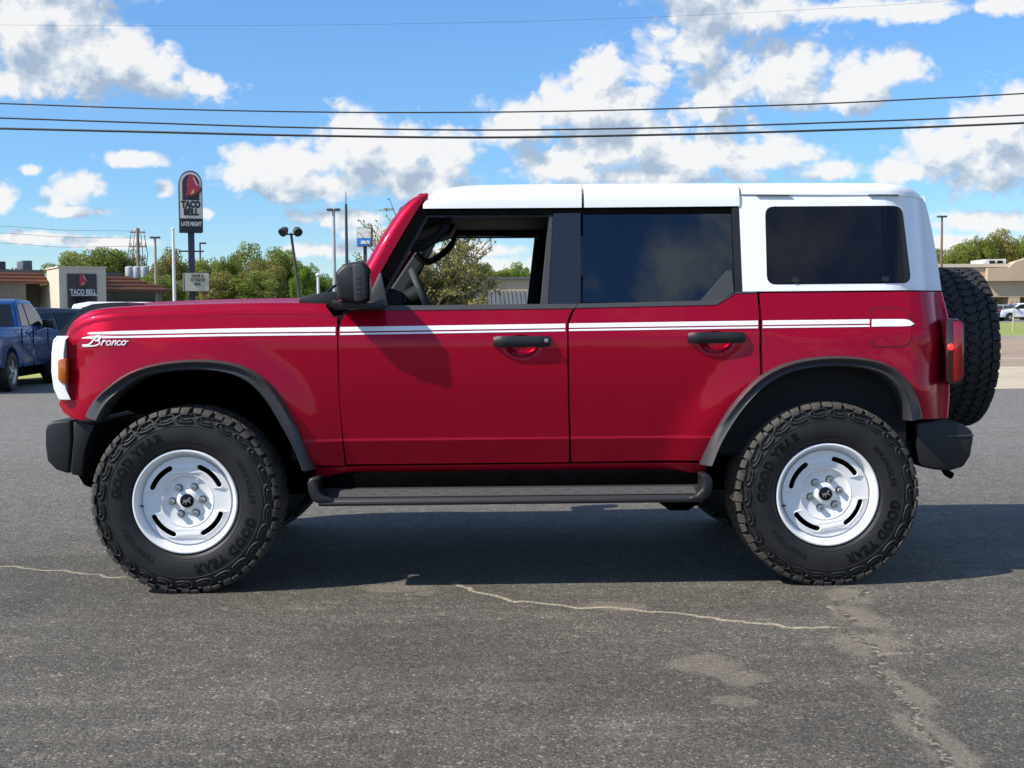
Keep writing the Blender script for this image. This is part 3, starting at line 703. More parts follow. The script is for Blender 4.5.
# header bar across the windscreen top and the glass
hA = P(424,196,-.72); hB = P(412,200,-.72); lo = P(338,299,-.80)
mb = MB(); mb.prism([(hB.x-.0, hB.z-.02), (hB.x+.03, hB.z+.03), (hA.x+.02, hA.z+.015), (hA.x+.02, hA.z-.05)], -.72, .72); mb.build('windscreen_header', M['red'], car, bevel=.008)
mb = MB(); secs = []
for i in range(13):
    y = -.80+1.6*i/12; k = 1-(y/.80)**2
    secs.append([(lo.x+(hB.x-lo.x)*t-.03*k+.055, y*(1-.10*t), lo.z+(hB.z-lo.z)*t+.015*k) for t in (0,.25,.5,.75,.96)])
mb.loft(secs); mb.build('windscreen', M['glass'], car, recalc=False)
# roof panels
def roofpanel(name, xs, zt_px, base_px, front=False, rear=False, m=M['white']):
    mb = MB(); secs = []
    for px, py in zip(xs, zt_px):
        q = P(px, py, -.66); X = q.x; zt = q.z; by = interp(base_px, px); zb = P(px, by, -.775).z; w0 = wg(X, zb)+.006
        half = [(w0-.03, zb), (w0, zb+.002), (w0-.004, zb+(zt-zb)*.30), (w0-.012, zb+(zt-zb)*.58), (w0-.030, zb+(zt-zb)*.80), (w0-.060, zb+(zt-zb)*.93), (w0-.11, zt), (w0-.25, zt+.008), (.3, zt+.014), (0, zt+.016)]
        secs.append([(X, -y, z) for y, z in half]+[(X, y, z) for y, z in half[::-1][1:]])
    mb.loft(secs); n = len(secs[0])
    mb.add(secs[0], [tuple(range(n))[::-1]]); mb.add(secs[-1], [tuple(range(n))])
    return mb.build(name, m, car, sharp=50)
fx = [424,426,430,437,447,460,480,520,579.6]; fz = [203,199,195.5,191.5,188.5,186.5,185.2,184.4,184]
roofpanel('roof_panel', fx, fz, [(424,209),(580,208)])
roofpanel('roof_panel', [582,600,660,720,734.5], [184,183.8,183.5,183.3,183.5], [(582,208),(735,206.5)])
rx = [737,760,820,880,895,908,917,923,926]; rz = [183.5,183.2,183,183,183.4,184.6,187,190,193.4]
roofpanel('roof_panel', rx, rz, [(737,194.5),(926,195.5)])
# white hardtop side with window opening
ht = [(738.5,195.5),(924,196.5),(931,225),(937,258),(941.5,290.5),(742.5,291.5)]
HT = both('hardtop_side', ht, wg, M['white'], car, thick=.03)
def rrect(c, r, n=4):
    out = []; k = len(c)
    for i in range(k):
        p = Vector(c[i]); a = (Vector(c[i-1])-p).normalized(); b = (Vector(c[(i+1) % k])-p).normalized()
        for j in range(n+1):
            t = j/n; out.append(tuple(p+a*r*(1-t)**2+b*r*t**2))
    return out
W_ = rrect([(766,207.5),(901,206.8),(910,282),(768,283.2)], 9)
for s, par in ((-1, HT[0]), (1, HT[1])):
    fr_ = panel_mesh('window_seal', rrect([(765,206.5),(902,205.8),(911.2,283.2),(767,284.4)], 9), wg, M['gloss'], par, off=.0015, thick=.003, side=s)
    panel_mesh('quarter_glass', W_, wg, M['gloss'], par, off=.005, thick=.003, side=s)
    for hx_, hy_ in ((795,280.5),(885,279.5)):
        panel_mesh('latch', [(hx_-3,hy_-3),(hx_+3,hy_-3),(hx_+4,hy_+1),(hx_,hy_+2.5),(hx_-4,hy_+1)], wg, M['plastic'], par, off=.008, thick=.004, side=s)
for a_, b_ in ((756,790),(868,898)):
    both('roof_seam', [(a_,194.6),(b_,194.8),(b_,195.8),(a_,195.6)], wg, M['seal'], car, off=.012, thick=.012)
# rear of hardtop: corner posts wrap, glass
zt_ = P(925,197,-.75).z; zb_ = P(941,290,-.8).z; xt_ = P(924,197,-.75).x; xb_ = P(941,290,-.8).x
mb = MB(); secs = []
for t in (0,.25,.5,.75,1):
    X = xb_+(xt_-xb_)*t; z = zb_+(zt_-zb_)*t; w0 = wg(X, z)-.012
    half = [(w0, X-.03), (w0-.002, X+.004), (w0-.018, X+.022), (w0-.05, X+.032), (0, X+.05)]
    secs.append([(x, -y, z) for y, x in half]+[(x, y, z) for y, x in half[::-1][1:]])
mb.loft(secs); mb.build('hardtop_rear', M['white'], car, sharp=60)
mb = MB(); mb.add([(xb_+.055, -.62, zb_+.05), (xb_+.055, .62, zb_+.05), (xt_+.055, .58, zt_-.05), (xt_+.055, -.58, zt_-.05)], [(0,1,2,3)]); mb.build('rear_window', M['gloss'], car)

# ---------------------------------------------------------------- decals
def stripe(pts_top, pts_bot, parent, surf=wb, off=.0022, m=M['decal']):
    for side in (-1, 1):
        mb = MB(); n = 28; secs = []
        for i in range(n+1):
            t = i/n
            def at(tb):
                x = tb[0][0]+(tb[-1][0]-tb[0][0])*t; return (x, interp(tb, x))
            a = proj(*at(pts_top), surf); b = proj(*at(pts_bot), surf)
            secs.append([(a[0]+(b[0]-a[0])*k/3, side*(surf(a[0]+(b[0]-a[0])*k/3, a[1]+(b[1]-a[1])*k/3)+off), a[1]+(b[1]-a[1])*k/3) for k in range(4)])
        mb.loft(secs); mb.build('stripe', m, parent[0 if side < 0 else 1] if isinstance(parent, tuple) else parent, recalc=False)
stripe([(88,332.5),(120,331),(220,328.6),(335.5,327)], [(88,334.2),(120,334.4),(220,332.6),(335.5,331.6)], car)
stripe([(82,337.8),(92,335.6),(120,336),(220,334),(335.5,333)], [(82,338.5),(92,338.4),(120,338),(220,336.2),(335.5,335)], car)
stripe([(340,327),(565.2,323.6)], [(340,331.6),(565.2,328)], DOORF); stripe([(340,333.2),(565.2,329.4)], [(340,335),(565.2,331.2)], DOORF)
stripe([(569,323.4),(758,320.6)], [(569,327.8),(758,325)], DOORR); stripe([(569,329.2),(758,326.4)], [(569,331),(758,328.2)], DOORR)
stripe([(762.5,320.5),(869.5,319.2)], [(762.5,325),(869.5,323.6)], car); stripe([(762.5,326.3),(869.5,325)], [(762.5,328.1),(869.5,326.8)], car)
stripe([(871.5,319.2),(904,319),(909,320),(914,323.4)], [(871.5,326.6),(905,326.2),(911,325.6),(914,324)], car)
# fuel flap groove
fl = rrect([(870.5,307.5),(903,307),(911,316),(912,340),(906,347),(871.5,347.5)], 5)
for s in (-1, 1):
    mb = MB(); secs = []
    c = (sum(p[0] for p in fl)/len(fl), sum(p[1] for p in fl)/len(fl))
    for p in fl+fl[:1]:
        a = proj(*p); b = proj(p[0]+(c[0]-p[0])*.045, p[1]+(c[1]-p[1])*.045)
        secs.append([(a[0], s*(wb(*a)+.0012), a[1]), (b[0], s*(wb(*b)+.0012), b[1])])
    mb.loft(secs); mb.build('fuel_flap', mat('shut_line', (.05,.001,.004), .6), car, recalc=False)
# script badge
strokes = [([(84,346.2),(83,345.2),(88,344.8),(91,343),(94,339.5),(96.6,336.6)],1.5),([(91,338.6),(95,336.3),(100,336),(101,337.6),(98.5,339.8),(95.4,340.5)],1.2),([(95.4,340.5),(99.4,341),(99.6,343.4),(96,345.4),(90,346),(84,346.2)],1.3),
 ([(101.3,345.3),(103.6,340.4)],1.2),([(102.6,342.4),(104.6,340.6),(106,341.2)],1.1),
 ([(109.6,340.6),(107.4,341.6),(106.6,344),(108,345.2),(110.3,344),(111,341.6),(109.6,340.6)],1.1),
 ([(111.8,345.2),(113.8,340.6)],1.2),([(112.8,342.8),(115.4,340.7),(116.4,341.6),(115.2,345)],1.1),
 ([(121,341.4),(119.6,340.6),(117.8,342),(117.4,344.4),(119,345.2),(121,344)],1.1),
 ([(124.6,340.6),(122.6,341.6),(121.8,343.8),(123.2,345),(125.4,343.6),(125.8,341.4),(124.6,340.6)],1.1),([(125.6,341.6),(128.6,341)],.8)]
for s in (-1, 1):
    mb = MB()
    for pts, wd in strokes:
        pts = smooth_path(pts, 3)
        for i in range(len(pts)-1):
            d = Vector((pts[i+1][0]-pts[i][0], pts[i+1][1]-pts[i][1])); 
            if d.length < 1e-6: continue
            d.normalize(); n_ = Vector((-d.y, d.x))*wd*.5; e_ = d*wd*.25
            q = [Vector(pts[i])-e_+n_, Vector(pts[i])-e_-n_, Vector(pts[i+1])+e_-n_, Vector(pts[i+1])+e_+n_]
            q = [proj(v.x, v.y) for v in q]
            off = .0035+.0004*(i % 3)
            mb.add([(x, s*(wb(x, z)+off), z) for x, z in q], [(0,1,2,3)])
    mb.build('nameplate', M['decal'], car, recalc=False)

# ---------------------------------------------------------------- handles, mirrors
for h, D in zip(HANDLES, (DOORF, DOORR)):
    for k in (0, 1):
        x0, x1 = h.x-.133, h.x+.133; z0, z1 = h.z-.010, h.z+.042
        mb = MB(); secs = []
        for t in [i/12 for i in range(13)]:
            X = x0+(x1-x0)*t; e = min(t, 1-t); o = .014+.018*sst(0, .14, e); hh = (z1-z0)/2*(.80+.20*sst(0,.06,e)); zc = (z0+z1)/2; yb = -wb(h.x, 1.10, False)-.0
            secs.append([(X, yb+.01, zc-hh*.9), (X, yb-o+.006, zc-hh), (X, yb-o-.002, zc-hh*.5), (X, yb-o-.004, zc+hh*.4), (X, yb-o+.006, zc+hh), (X, yb+.01, zc+hh*.9)] if e < .09 else
                        [(X, yb-o+.020, zc-hh*.9), (X, yb-o+.006, zc-hh), (X, yb-o-.002, zc-hh*.5), (X, yb-o-.004, zc+hh*.4), (X, yb-o+.006, zc+hh), (X, yb-o+.020, zc+hh*.9)])
        mb.loft(secs, closed=True, caps=True)
        H_ = (mb if k == 0 else mirY(mb)).build('door_handle', M['plastic'], D[k], sharp=50)
        if h is HANDLES[0]:
            lk = MB(); lk.lathe([(.001,-.006),(.009,-.005),(.011,0)], 16, cen=(x1-.022, -wb(h.x,1.10,False)-.034, (z0+z1)/2+.004)); (lk if k == 0 else mirY(lk)).build('key_lock', M['steel'], H_)
mo = rrect([(333.5,272),(343,262.5),(362,260),(368.5,268),(369,299),(360,304.5),(336,301)], 3.2, 3)
for s in (0, 1):
    mb = MB(); secs = []
    C_ = pp([(351,283)], -1.1)[0]
    for Y, sc in ((-.950,.90),(-.960,1.0),(-1.030,1.0),(-1.055,.965),(-1.070,.90),(-1.077,.78)):
        pts = pp(mo, -1.10); secs.append([(C_[0]+(x-C_[0])*sc, Y, C_[1]+(z-C_[1])*sc) for x, z in pts])
    mb.loft(secs, closed=True, caps=True)
    mb.sm = [True]*len(mb.sm)
    q = mb if s == 0 else mirY(mb)
    MR = q.build('door_mirror', M['plastic'], car, sharp=45)
    mb = MB(); mb.prism(pp([(352,264),(361,263),(365,268),(366,298),(360,301.5),(354,301)], -1.081), -1.081, -1.05); (mb if s == 0 else mirY(mb)).build('mirror_cap', M['flare'], MR, bevel=.006)
    mb = MB()
    for yy in (277,282,287.5,292.5): mb.prism(pp([(356,yy),(361,yy-.3),(361,yy+.7),(356,yy+1)], -1.084), -1.084, -1.07)
    (mb if s == 0 else mirY(mb)).build('mirror_rib', M['seal'], MR)
    mb = MB(); c = P(341,300.5,-1.06); mb.lathe([(.001,-.012),(.008,-.009),(.011,0),(.008,.009),(.001,.012)], 12, cen=tuple(c)); (mb if s == 0 else mirY(mb)).build('mirror_glint', M['lens'], MR)  # small red ball added for the reddish reflection on the mirror
    ar = MB(); ar.prism(pp([(333,300),(352,301.5),(368,303),(384,305),(384,309),(368,308),(350,310),(336,306)], -.95), -1.05, -.84); (ar if s == 0 else mirY(ar)).build('mirror_arm', M['plastic'], MR, bevel=.01)
    sl = MB(); sl.prism(pp([(379,272.5),(381,273),(384,288),(388,306),(360,308),(366,302),(371,290)], -.905), -.905, -.86, f=lambda x, y, z: (x, y+(z-1.3)*.2, z)); (sl if s == 0 else mirY(sl)).build('mirror_sail', M['flare'], MR, bevel=.004)
    gm = MB(); pts = pp(mo, -1.10); xm = max(p[0] for p in pts); gm.add([(xm+.001, -1.07, 1.35), (xm+.001, -.98, 1.35), (xm+.001, -.98, 1.47), (xm+.001, -1.07, 1.47)], [(0,1,2,3)]); (gm if s == 0 else mirY(gm)).build('mirror_glass', M['bright'], MR)

# ---------------------------------------------------------------- interior
I_ = MB()
I_.box(-1.0, 1.95, -.80, .80, .60, .66)
I_.box(-1.02, -.94, -.82, .82, .60, 1.29)
for s in (-1, 1): I_.box(-.95, 1.90, min(s*.80, s*.865), max(s*.80, s*.865), .62, 1.285)
I_.box(P(736,250,-.8).x, 1.80, -.71, -.68, 1.30, 1.80); I_.box(P(736,250,-.8).x, 1.80, .68, .71, 1.30, 1.80)
I_.box(1.82, 1.85, -.70, .70, .66, 1.80)
I_.box(P(430,212,-.7).x, 1.80, -.72, .72, 1.790, 1.815)
I_.build('cabin_lining', M['interior'], car)
db = MB(); db.prism(pp([(352,300),(372,291),(392,288),(402,292),(404,304),(400,330),(352,330)], -.70), -.78, .78); db.build('dashboard', M['interior'], car, bevel=.02)
# instrument pod with little details seen through the window
ip = MB()
for (x, y, r) in ((387,297,.035),(396,296,.03),(402,300,.02)): ip.lathe([(.001,-.01),(r,-.008),(r*1.1,.01)], 16, cen=tuple(P(x, y, -.55)))
ip.build('air_vent', M['trimgrey'], car)
# inner windscreen pillars
for s in (-1, 1):
    mb = MB(); secs = []
    for t in (0, .25, .5, .75, 1):
        X = -.72+.35*t; Z = 1.27+.53*t; dx = .065-.025*t
        yy = .79-.10*(Z-1.30)/.5
        secs.append([(X-dx, s*(yy+.02), Z), (X-dx*.6, s*(yy-.03), Z), (X+dx*.6, s*(yy-.035), Z), (X+dx, s*(yy+.02), Z)])
    mb.loft(secs, closed=True, caps=True); AP = mb.build('inner_pillar', M['trimgrey'], car, sharp=50)
    gp = smooth_path([(416,254),(428,262),(445,252),(454,240),(450,233)], 4)
    mb = MB(); mb.tube([Vector((P(x, y, .70).x, s*.69, P(x, y, .70).z)) for x, y in gp], .020, 8); mb.build('grab_handle', M['interior'], AP)
    mb = MB(); mb.prism([(q.x, q.z) for q in [P(x, y, .60) for x, y in ((405,244),(414,226),(450,220),(458,226),(452,238),(425,246))]], min(s*.20, s*.66), max(s*.20, s*.66)); mb.build('sun_visor', M['interior'], car, bevel=.012)
# steering wheel (rim seen edge-on)
a = P(412,271,-.40); b = P(433,318,-.40); c = (a+b)/2; ax = (b-a).normalized(); rad = (b-a).length/2
mb = MB(); n = 40; ring = [c+ax*rad*math.cos(2*math.pi*i/n)+Vector((0,1,0))*rad*math.sin(2*math.pi*i/n) for i in range(n+1)]
mb.tube(ring, .017, 8, cap=False); SW = mb.build('steering_wheel', M['trimgrey'], car)
nrm = ax.cross(Vector((0,1,0))).normalized()
mb = MB(); mb.tube([c-nrm*.02, c-nrm*.02+Vector((-.28,0,-.12))], [.06,.03], 12)
for d in (Vector((0,1,0)), Vector((0,-1,0)), ax): mb.tube([c, c+d*rad*.97], .013, 6)
mb.build('steering_column', M['interior'], SW)
# seats
for sx, sy, w_ in ((P(600,280,0).x, -.38, .25), (P(600,280,0).x, .38, .25), (P(600,280,0).x+.95, -.40, .28), (P(600,280,0).x+.95, .40, .28)):
    mb = MB()
    mb.prism([(sx-.52,.82),(sx-.50,.96),(sx-.05,.92),(sx+.0,.80),(sx-.1,.70),(sx-.5,.70)], sy-w_, sy+w_)
    SE = mb.build('seat', M['interior'], car, bevel=.03)
    mb = MB(); mb.prism([(sx-.06,.88),(sx+.05,1.46),(sx+.13,1.47),(sx+.16,1.40),(sx+.10,.85)], sy-w_, sy+w_); mb.build('backrest', M['interior'], SE, bevel=.03)
    mb = MB(); mb.prism([(sx+.05,1.50),(sx+.055,1.66),(sx+.12,1.67),(sx+.15,1.50)], sy-.13, sy+.13); mb.build('headrest', M['interior'], SE, bevel=.02)
# belt and far trim beside the window
plate('seat_belt', [(536,240),(541,240),(537,304),(531,304)], .70, .71, M['interior'], car, sides=1)

# ---------------------------------------------------------------- wheels
TP = [(.236,.118),(.250,.142),(.275,.153),(.315,.158),(.350,.1545),(.380,.149),(.402,.142),(.416,.126),(.4215,.09),(.4225,.0)]
def side_h(r):
    return interp([(a, b) for a, b in TP[:8]], r)
def tyre_mb():
    mb = MB(); prof = [(r, -h) for r, h in TP]+[(r, h) for r, h in TP[:-1][::-1]]
    mb.lathe(prof, 96); return mb
def tread_mb():
    mb = MB(); n = 52; cell = 2*math.pi/n
    rows = [(-.098,-.036),(-.032,.032),(.036,.098)]
    hexa = [(.06,.02),(.50,.0),(.66,.22),(.96,.30),(.96,.96),(.54,1.0),(.40,.76),(.06,.68)]
    for ri, (h0, h1) in enumerate(rows):
        for k in range(n):
            a0 = (k+.5*(ri % 2))*cell; sk = .45*cell*(1 if ri != 1 else -1)
            top = []; bot = []
            for (u, v) in hexa:
                th = a0+u*cell+(v-.5)*sk; h = h0+v*(h1-h0); rt = .4335-.8*h*h*.25
                top.append((rt*math.cos(th), h, rt*math.sin(th))); bot.append((.420*math.cos(th), h, .414*math.sin(th)))
            c = Vector(top[0])*0
            for t in top: c += Vector(t)
            c /= len(top); ins = [c+(Vector(t)-c)*.90 for t in top]; mids = [Vector(t)*1 for t in top]
            low = [Vector((t[0]*.993, t[1], t[2]*.993)) for t in top]
            m_ = len(top)
            mb.add(ins+low+bot, [tuple(range(m_))]+[(i, i+m_, (i+1) % m_+m_, (i+1) % m_) for i in range(m_)]+[(i+m_, i+2*m_, (i+1) % m_+2*m_, (i+1) % m_+m_) for i in range(m_)])
    for s in (-1, 1):
        for k in range(n):
            a0 = (k+(.25 if s > 0 else .75))*cell; long_ = (k % 2 == 0)
            path = [(.432,.102),(.4305,.130),(.423,.146),(.412,.1515)]+([(.402,.1525)] if long_ else [(.4085,.150)])
            wd = cell*(.43 if long_ else .42); secs = []
            for i, (r, h) in enumerate(path):
                q = .22*cell*(i/len(path))*(1 if long_ else -.3); wq = wd*(1-.10*i/len(path))
                ri_ = r-.014 if i < 3 else r; hi_ = h-.010*(i >= 1)-.006*(i >= 3)
                secs.append([( (ri_)*math.cos(a0+q-wq), s*hi_, ri_*math.sin(a0+q-wq)), (r*math.cos(a0+q-wq*.86), s*h, r*math.sin(a0+q-wq*.86)), (r*math.cos(a0+q+wq*.86), s*h, r*math.sin(a0+q+wq*.86)), (ri_*math.cos(a0+q+wq), s*hi_, ri_*math.sin(a0+q+wq))])
            mb.loft(secs, sm=False, caps=True)
    return mb
def sidewall_mb():
    mb = MB(); n = 26; cell = 2*math.pi/n
    for s in (-1, 1):
        for k in range(n):
            for path in ([(-.34,.402),(-.05,.401),(.18,.393),(.26,.381),(.12,.369),(-.14,.366),(-.36,.371)], [(.06,.391),(.04,.381),(-.12,.377),(-.30,.383)]):
                pts = []
                for (u, r) in smooth_path(path, 3):
                    th = (k+.5+u*1.3)*cell; pts.append((r*math.cos(th), s*(side_h(r)+.002), r*math.sin(th)))
                mb.tube(pts, .0056, 6)
    for r in (.352, .262):
        for s in (-1, 1): mb.lathe([(r-.003, s*side_h(r-.003)), (r, s*(side_h(r)+.0025)), (r+.003, s*side_h(r+.003))], 96)
    return mb
def arc_text(s, size, r0, th0, hs=-1, rise=.0022):
    me = text_mesh('t', s, size, .001, bold=(.003 if size > .04 else 0), space=1.15)
    mb = MB(); vs = []
    for v in me.vertices:
        r = r0+v.co.y; th = th0-v.co.x/r0*(1 if hs < 0 else -1); vs.append((r*math.cos(th), hs*(side_h(r)+rise), r*math.sin(th)))
    fs = [tuple(p.vertices) for p in me.polygons]; mb.add(vs, fs); return mb
def rim_parts(parent):
    L_ = []
    mb = MB(); mb.lathe([(.232,-.085),(.240,-.118),(.2475,-.128),(.2485,-.139),(.244,-.1435),(.236,-.1415),(.230,-.134),(.226,-.118),(.220,-.103),(.2135,-.092),(.2085,-.088)], 96)
    mb.lathe([(.212,-.092),(.206,-.06),(.20,.12)], 48)
    L_.append(mb.build('rim', M['wheel'], parent, recalc=False))
    def circ(r, n=72, rev=False): 
        p = [(r*math.cos(2*math.pi*i/n), r*math.sin(2*math.pi*i/n)) for i in range(n)]; return p[::-1] if rev else p
    slots = []
    for k in range(4):
        a0 = R(47+90*k); h = R(21); r1, r2 = .157, .187
        p = [(r2*math.cos(a0-h+2*h*i/10), r2*math.sin(a0-h+2*h*i/10)) for i in range(11)]
        cxe, cye = (r1+r2)/2*math.cos(a0+h), (r1+r2)/2*math.sin(a0+h)
        p += [(cxe+.015*math.cos(a0+h+R(t)), cye+.015*math.sin(a0+h+R(t))) for t in (30,60,90,120,150)]
        p += [(r1*math.cos(a0+h-2*h*i/10), r1*math.sin(a0+h-2*h*i/10)) for i in range(11)]
        cxe, cye = (r1+r2)/2*math.cos(a0-h), (r1+r2)/2*math.sin(a0-h)
        p += [(cxe+.015*math.cos(a0-h-R(t)), cye+.015*math.sin(a0-h-R(t))) for t in (150,120,90,60,30)]
        slots.append(p)
    me = curve_mesh('wheel_disc', [circ(.206), circ(.132, rev=True)]+slots, .003, .003, 2)
    for v in me.vertices:
        x, y, z = v.co; r = math.hypot(x, y); hh = -.096-.010*math.exp(-((r-.172)/.024)**2)-z
        v.co = (x, hh, y)
    me.flip_normals()
    L_.append(link('wheel_disc', me, M['wheel'], parent))
    mb = MB(); mb.lathe([(.2095,-.085),(.205,-.094),(.199,-.0975)], 96); mb.lathe([(.137,-.096),(.131,-.101),(.126,-.104),(.121,-.102),(.117,-.094),(.110,-.089),(.060,-.087),(.052,-.090),(.046,-.099),(.030,-.101),(.001,-.101)], 96)
    pts6 = []
    L_.append(mb.build('hub_plate', M['wheel'], parent, recalc=False))
    mb = MB(); mb.lathe([(.033,-.098),(.0325,-.106),(.029,-.109),(.001,-.110)], 32); hc = mb.build('centre_cap', M['gloss'], parent, recalc=False)
    L_.append(hc)
    # small horse-shaped relief on the cap
    me = curve_mesh('cap_emblem', [[(-.016,-.002),(-.013,.004),(-.006,.006),(.001,.004),(.007,.010),(.012,.017),(.015,.013),(.019,.009),(.014,.007),(.011,.001),(.016,-.004),(.017,-.012),(.013,-.007),(.007,-.004),(.0,-.005),(-.002,-.015),(-.006,-.018),(-.005,-.008),(-.009,-.004),(-.014,-.012),(-.018,-.013),(-.013,-.006),(-.019,.006)]], .0006)
    for v in me.vertices: x, y, z = v.co; v.co = (x*1.15, -.1108-z, y*1.15)
    L_.append(link('cap_emblem', me, M['steel'], hc))
    for k in range(6):
        a = R(3+60*k); c = (.072*math.cos(a), 0, .072*math.sin(a))
        mb = MB(); mb.lathe([(.0150,-.085),(.0155,-.106),(.0125,-.111),(.007,-.1115),(.006,-.108),(.001,-.108)], 6, cen=c, sm=False); rc = MB(); rc.lathe([(.0185,-.0865),(.0185,-.0905),(.015,-.0895)], 24, cen=c); L_.append(rc.build('lug_seat', M['aluminium'], parent, recalc=False)); L_.append(mb.build('lug_nut', M['steel'], parent, recalc=False))
    mb = MB(); a = R(186); mb.tube([(.222*math.cos(a), -.100, .222*math.sin(a)), (.205*math.cos(a), -.118, .205*math.sin(a))], .004, 8); L_.append(mb.build('valve_stem', M['plastic'], parent))
    mb = MB(); mb.lathe([(.001,-.045),(.20,-.045),(.20,-.03),(.001,-.03)], 40); mb.lathe([(.20,.12),(.001,.10)], 40); L_.append(mb.build('brake_disc', M['dark'], parent, recalc=False))
WH = bpy.data.objects.new('wheel', None); COL.objects.link(WH); WH.parent = car
ty = tyre_mb().build('tyre', M['rubber'], WH, recalc=False)
MESH_T = tread_mb(); tb = MESH_T.build('tread', M['tread'], WH, sharp=25)
sw = sidewall_mb().build('sidewall_relief', M['rubber'], WH, recalc=False)
for s_, sz, r0, th in (('GOOD YEAR', .058, .310, 142), ('GOOD YEAR', .058, .310, -48), ('WRANGLER', .036, .305, 18), ('TERRITORY', .036, .300, 222)):
    arc_text(s_, sz, r0, R(th)).build('sidewall_lettering', M['letter'], ty, recalc=False)
rim_parts(WH)
for ch in WH.children:
    if ch.name.split('.')[0] in ('tyre', 'tread', 'sidewall_relief'): ch.scale = (1.008, 1, 1.008)
    else: ch.scale = (.978, 1, .978)
def place_wheel(o, x, y, rot, flip=False, z=ZW):
    o.location = (x, y, z); o.rotation_mode = 'XYZ'
    o.matrix_local = Matrix.Translation((x, y, z)) @ (Matrix.Rotation(math.pi, 4, 'Z') if flip else Matrix.Identity(4)) @ Matrix.Rotation(R(rot), 4, 'Y')
def dup_wheel():
    r = WH.copy(); COL.objects.link(r); r.parent = car
    for ch in list(WH.children):
        c = ch.copy(); COL.objects.link(c); c.parent = r
        for g_ in ch.children: d = g_.copy(); COL.objects.link(d); d.parent = c
    return r
YW = -.822
w2 = dup_wheel(); w3 = dup_wheel(); w4 = dup_wheel(); w5 = dup_wheel()
place_wheel(WH, XF-.006, YW, 0); place_wheel(w2, XR, YW, -9); place_wheel(w3, XF, -YW, 30, True); place_wheel(w4, XR, -YW, 100, True)
xo = P(997,347,-.30).x
w5.name = 'spare_wheel'
for ch in w5.children:
    if ch.name.startswith('tread'): ch.data = ch.data.copy(); ch.data.materials.clear(); ch.data.materials.append(M['tread_clean'])
w5.name = 'spare_wheel'; w5.matrix_local = Matrix.Translation((xo-.158, .05, P(970,347,0).z)) @ Matrix.Rotation(math.pi/2, 4, 'Z')
print('WHEELX', XF, XR, XR-XF, P(187,592,-.95).z, P(187,408,-.8).z, P(827,585,-.95).z, 'roof', P(580,184,-.66).z, 'spare', P(970,347,0).z)
# ================================================================ BACKGROUND
def sc_at(Y): return (Y-CAM_LOC.y)/FPX            # metres per pixel at depth Y
M['wood'] = mat('weathered_pole', (.22,.18,.14), .9, var=.3, vscale=6)
M['galv'] = mat('galvanised_steel', (.42,.43,.44), .55, metal=.2, var=.1)
M['bronze'] = mat('dark_pole_paint', (.05,.045,.045), .5)
M['wire'] = mat('cable_sheath', (.03,.03,.032), .7)
M['navy'] = mat('navy_sign_steel', (.028,.031,.06), .5)
M['cream'] = mat('cream_stucco', (.58,.52,.41), .9, var=.06, vscale=2, bump=.3, bscale=40)
M['tan'] = mat('tan_stucco', (.50,.38,.25), .9, var=.07, vscale=.4)
M['greywall'] = mat('grey_brown_fascia', (.20,.175,.14), .9, var=.1)
M['darkglass'] = mat('dark_window', (.012,.014,.016), .08, spec=.35)
M['signwhite'] = mat('sign_face_white', (.68,.62,.55), .5)
M['signpale'] = mat('reader_board_face', (.55,.52,.38), .5, var=.05)
M['purple'] = mat('logo_ground', (.035,.022,.045), .4)
M['pinkred'] = mat('logo_red', (.42,.03,.06), .4)
M['yellow'] = mat('logo_yellow', (.75,.42,.10), .4)
M['black'] = mat('letter_black', (.015,.015,.02), .5)
M['deckwhite'] = mat('weathered_white', (.7,.69,.66), .6)
M['slate'] = mat('dark_roof_metal', (.10,.105,.11), .5)

def slat_roof(name, c1, c2, scale, axis_rot=0):
    m = bpy.data.materials.new(name); m.use_nodes = True; nt = m.node_tree; b = nt.nodes['Principled BSDF']
    tc = nt.nodes.new('ShaderNodeTexCoord'); w = nt.nodes.new('ShaderNodeTexWave'); w.bands_direction = 'Z'; w.inputs['Scale'].default_value = scale; w.inputs['Distortion'].default_value = .6; w.inputs['Detail'].default_value = 2
    nt.links.new(tc.outputs['Object'], w.inputs['Vector']); r = nt.nodes.new('ShaderNodeValToRGB'); nt.links.new(w.outputs[0], r.inputs[0])
    r.color_ramp.elements[0].color = (*c1, 1); r.color_ramp.elements[1].color = (*c2, 1); r.color_ramp.elements[0].position = .2; r.color_ramp.elements[1].position = .7
    nt.links.new(r.outputs[0], b.inputs['Base Color']); b.inputs['Roughness'].default_value = .9; return m
M['tiles'] = slat_roof('clay_tile_rows', (.14,.055,.035), (.42,.22,.13), 1.1)

def wire(name, pts, r, label, group):
    mb = MB(); mb.tube(smooth_path(pts, 6), r, 6); o = mb.build(name, M['wire']); tag(o, label, 'power line', group); return o
Yw = 30
def wpts(px, Y=Yw): return [tuple(P(x, y, Y)) for x, y in px]
wire('power_line', wpts([(-2600,40),(-420,97),(-100,101),(0,103.5),(130,108),(280,111.5),(430,112.5),(600,110.5),(800,104.5),(930,98.5),(1024,93.5),(1500,66),(3600,-90)]), .022, 'upper of the three dark cables crossing the sky above the white roof', 'overhead cables')
wire('power_line', wpts([(-2600,60),(-420,108),(-100,115),(0,118),(150,123),(300,127.5),(480,130),(650,128),(820,123),(1024,115),(1500,92),(3600,-50)], 31), .026, 'middle one of the three dark cables above the white roof', 'overhead cables')
wire('power_line', wpts([(-2600,75),(-420,122),(-100,126.5),(0,128.5),(150,132),(300,135.5),(480,137.5),(650,135),(820,130.5),(1024,123),(1500,100),(3600,-40)], 31.5), .036, 'lowest and thickest dark cable just above the white roof', 'overhead cables')
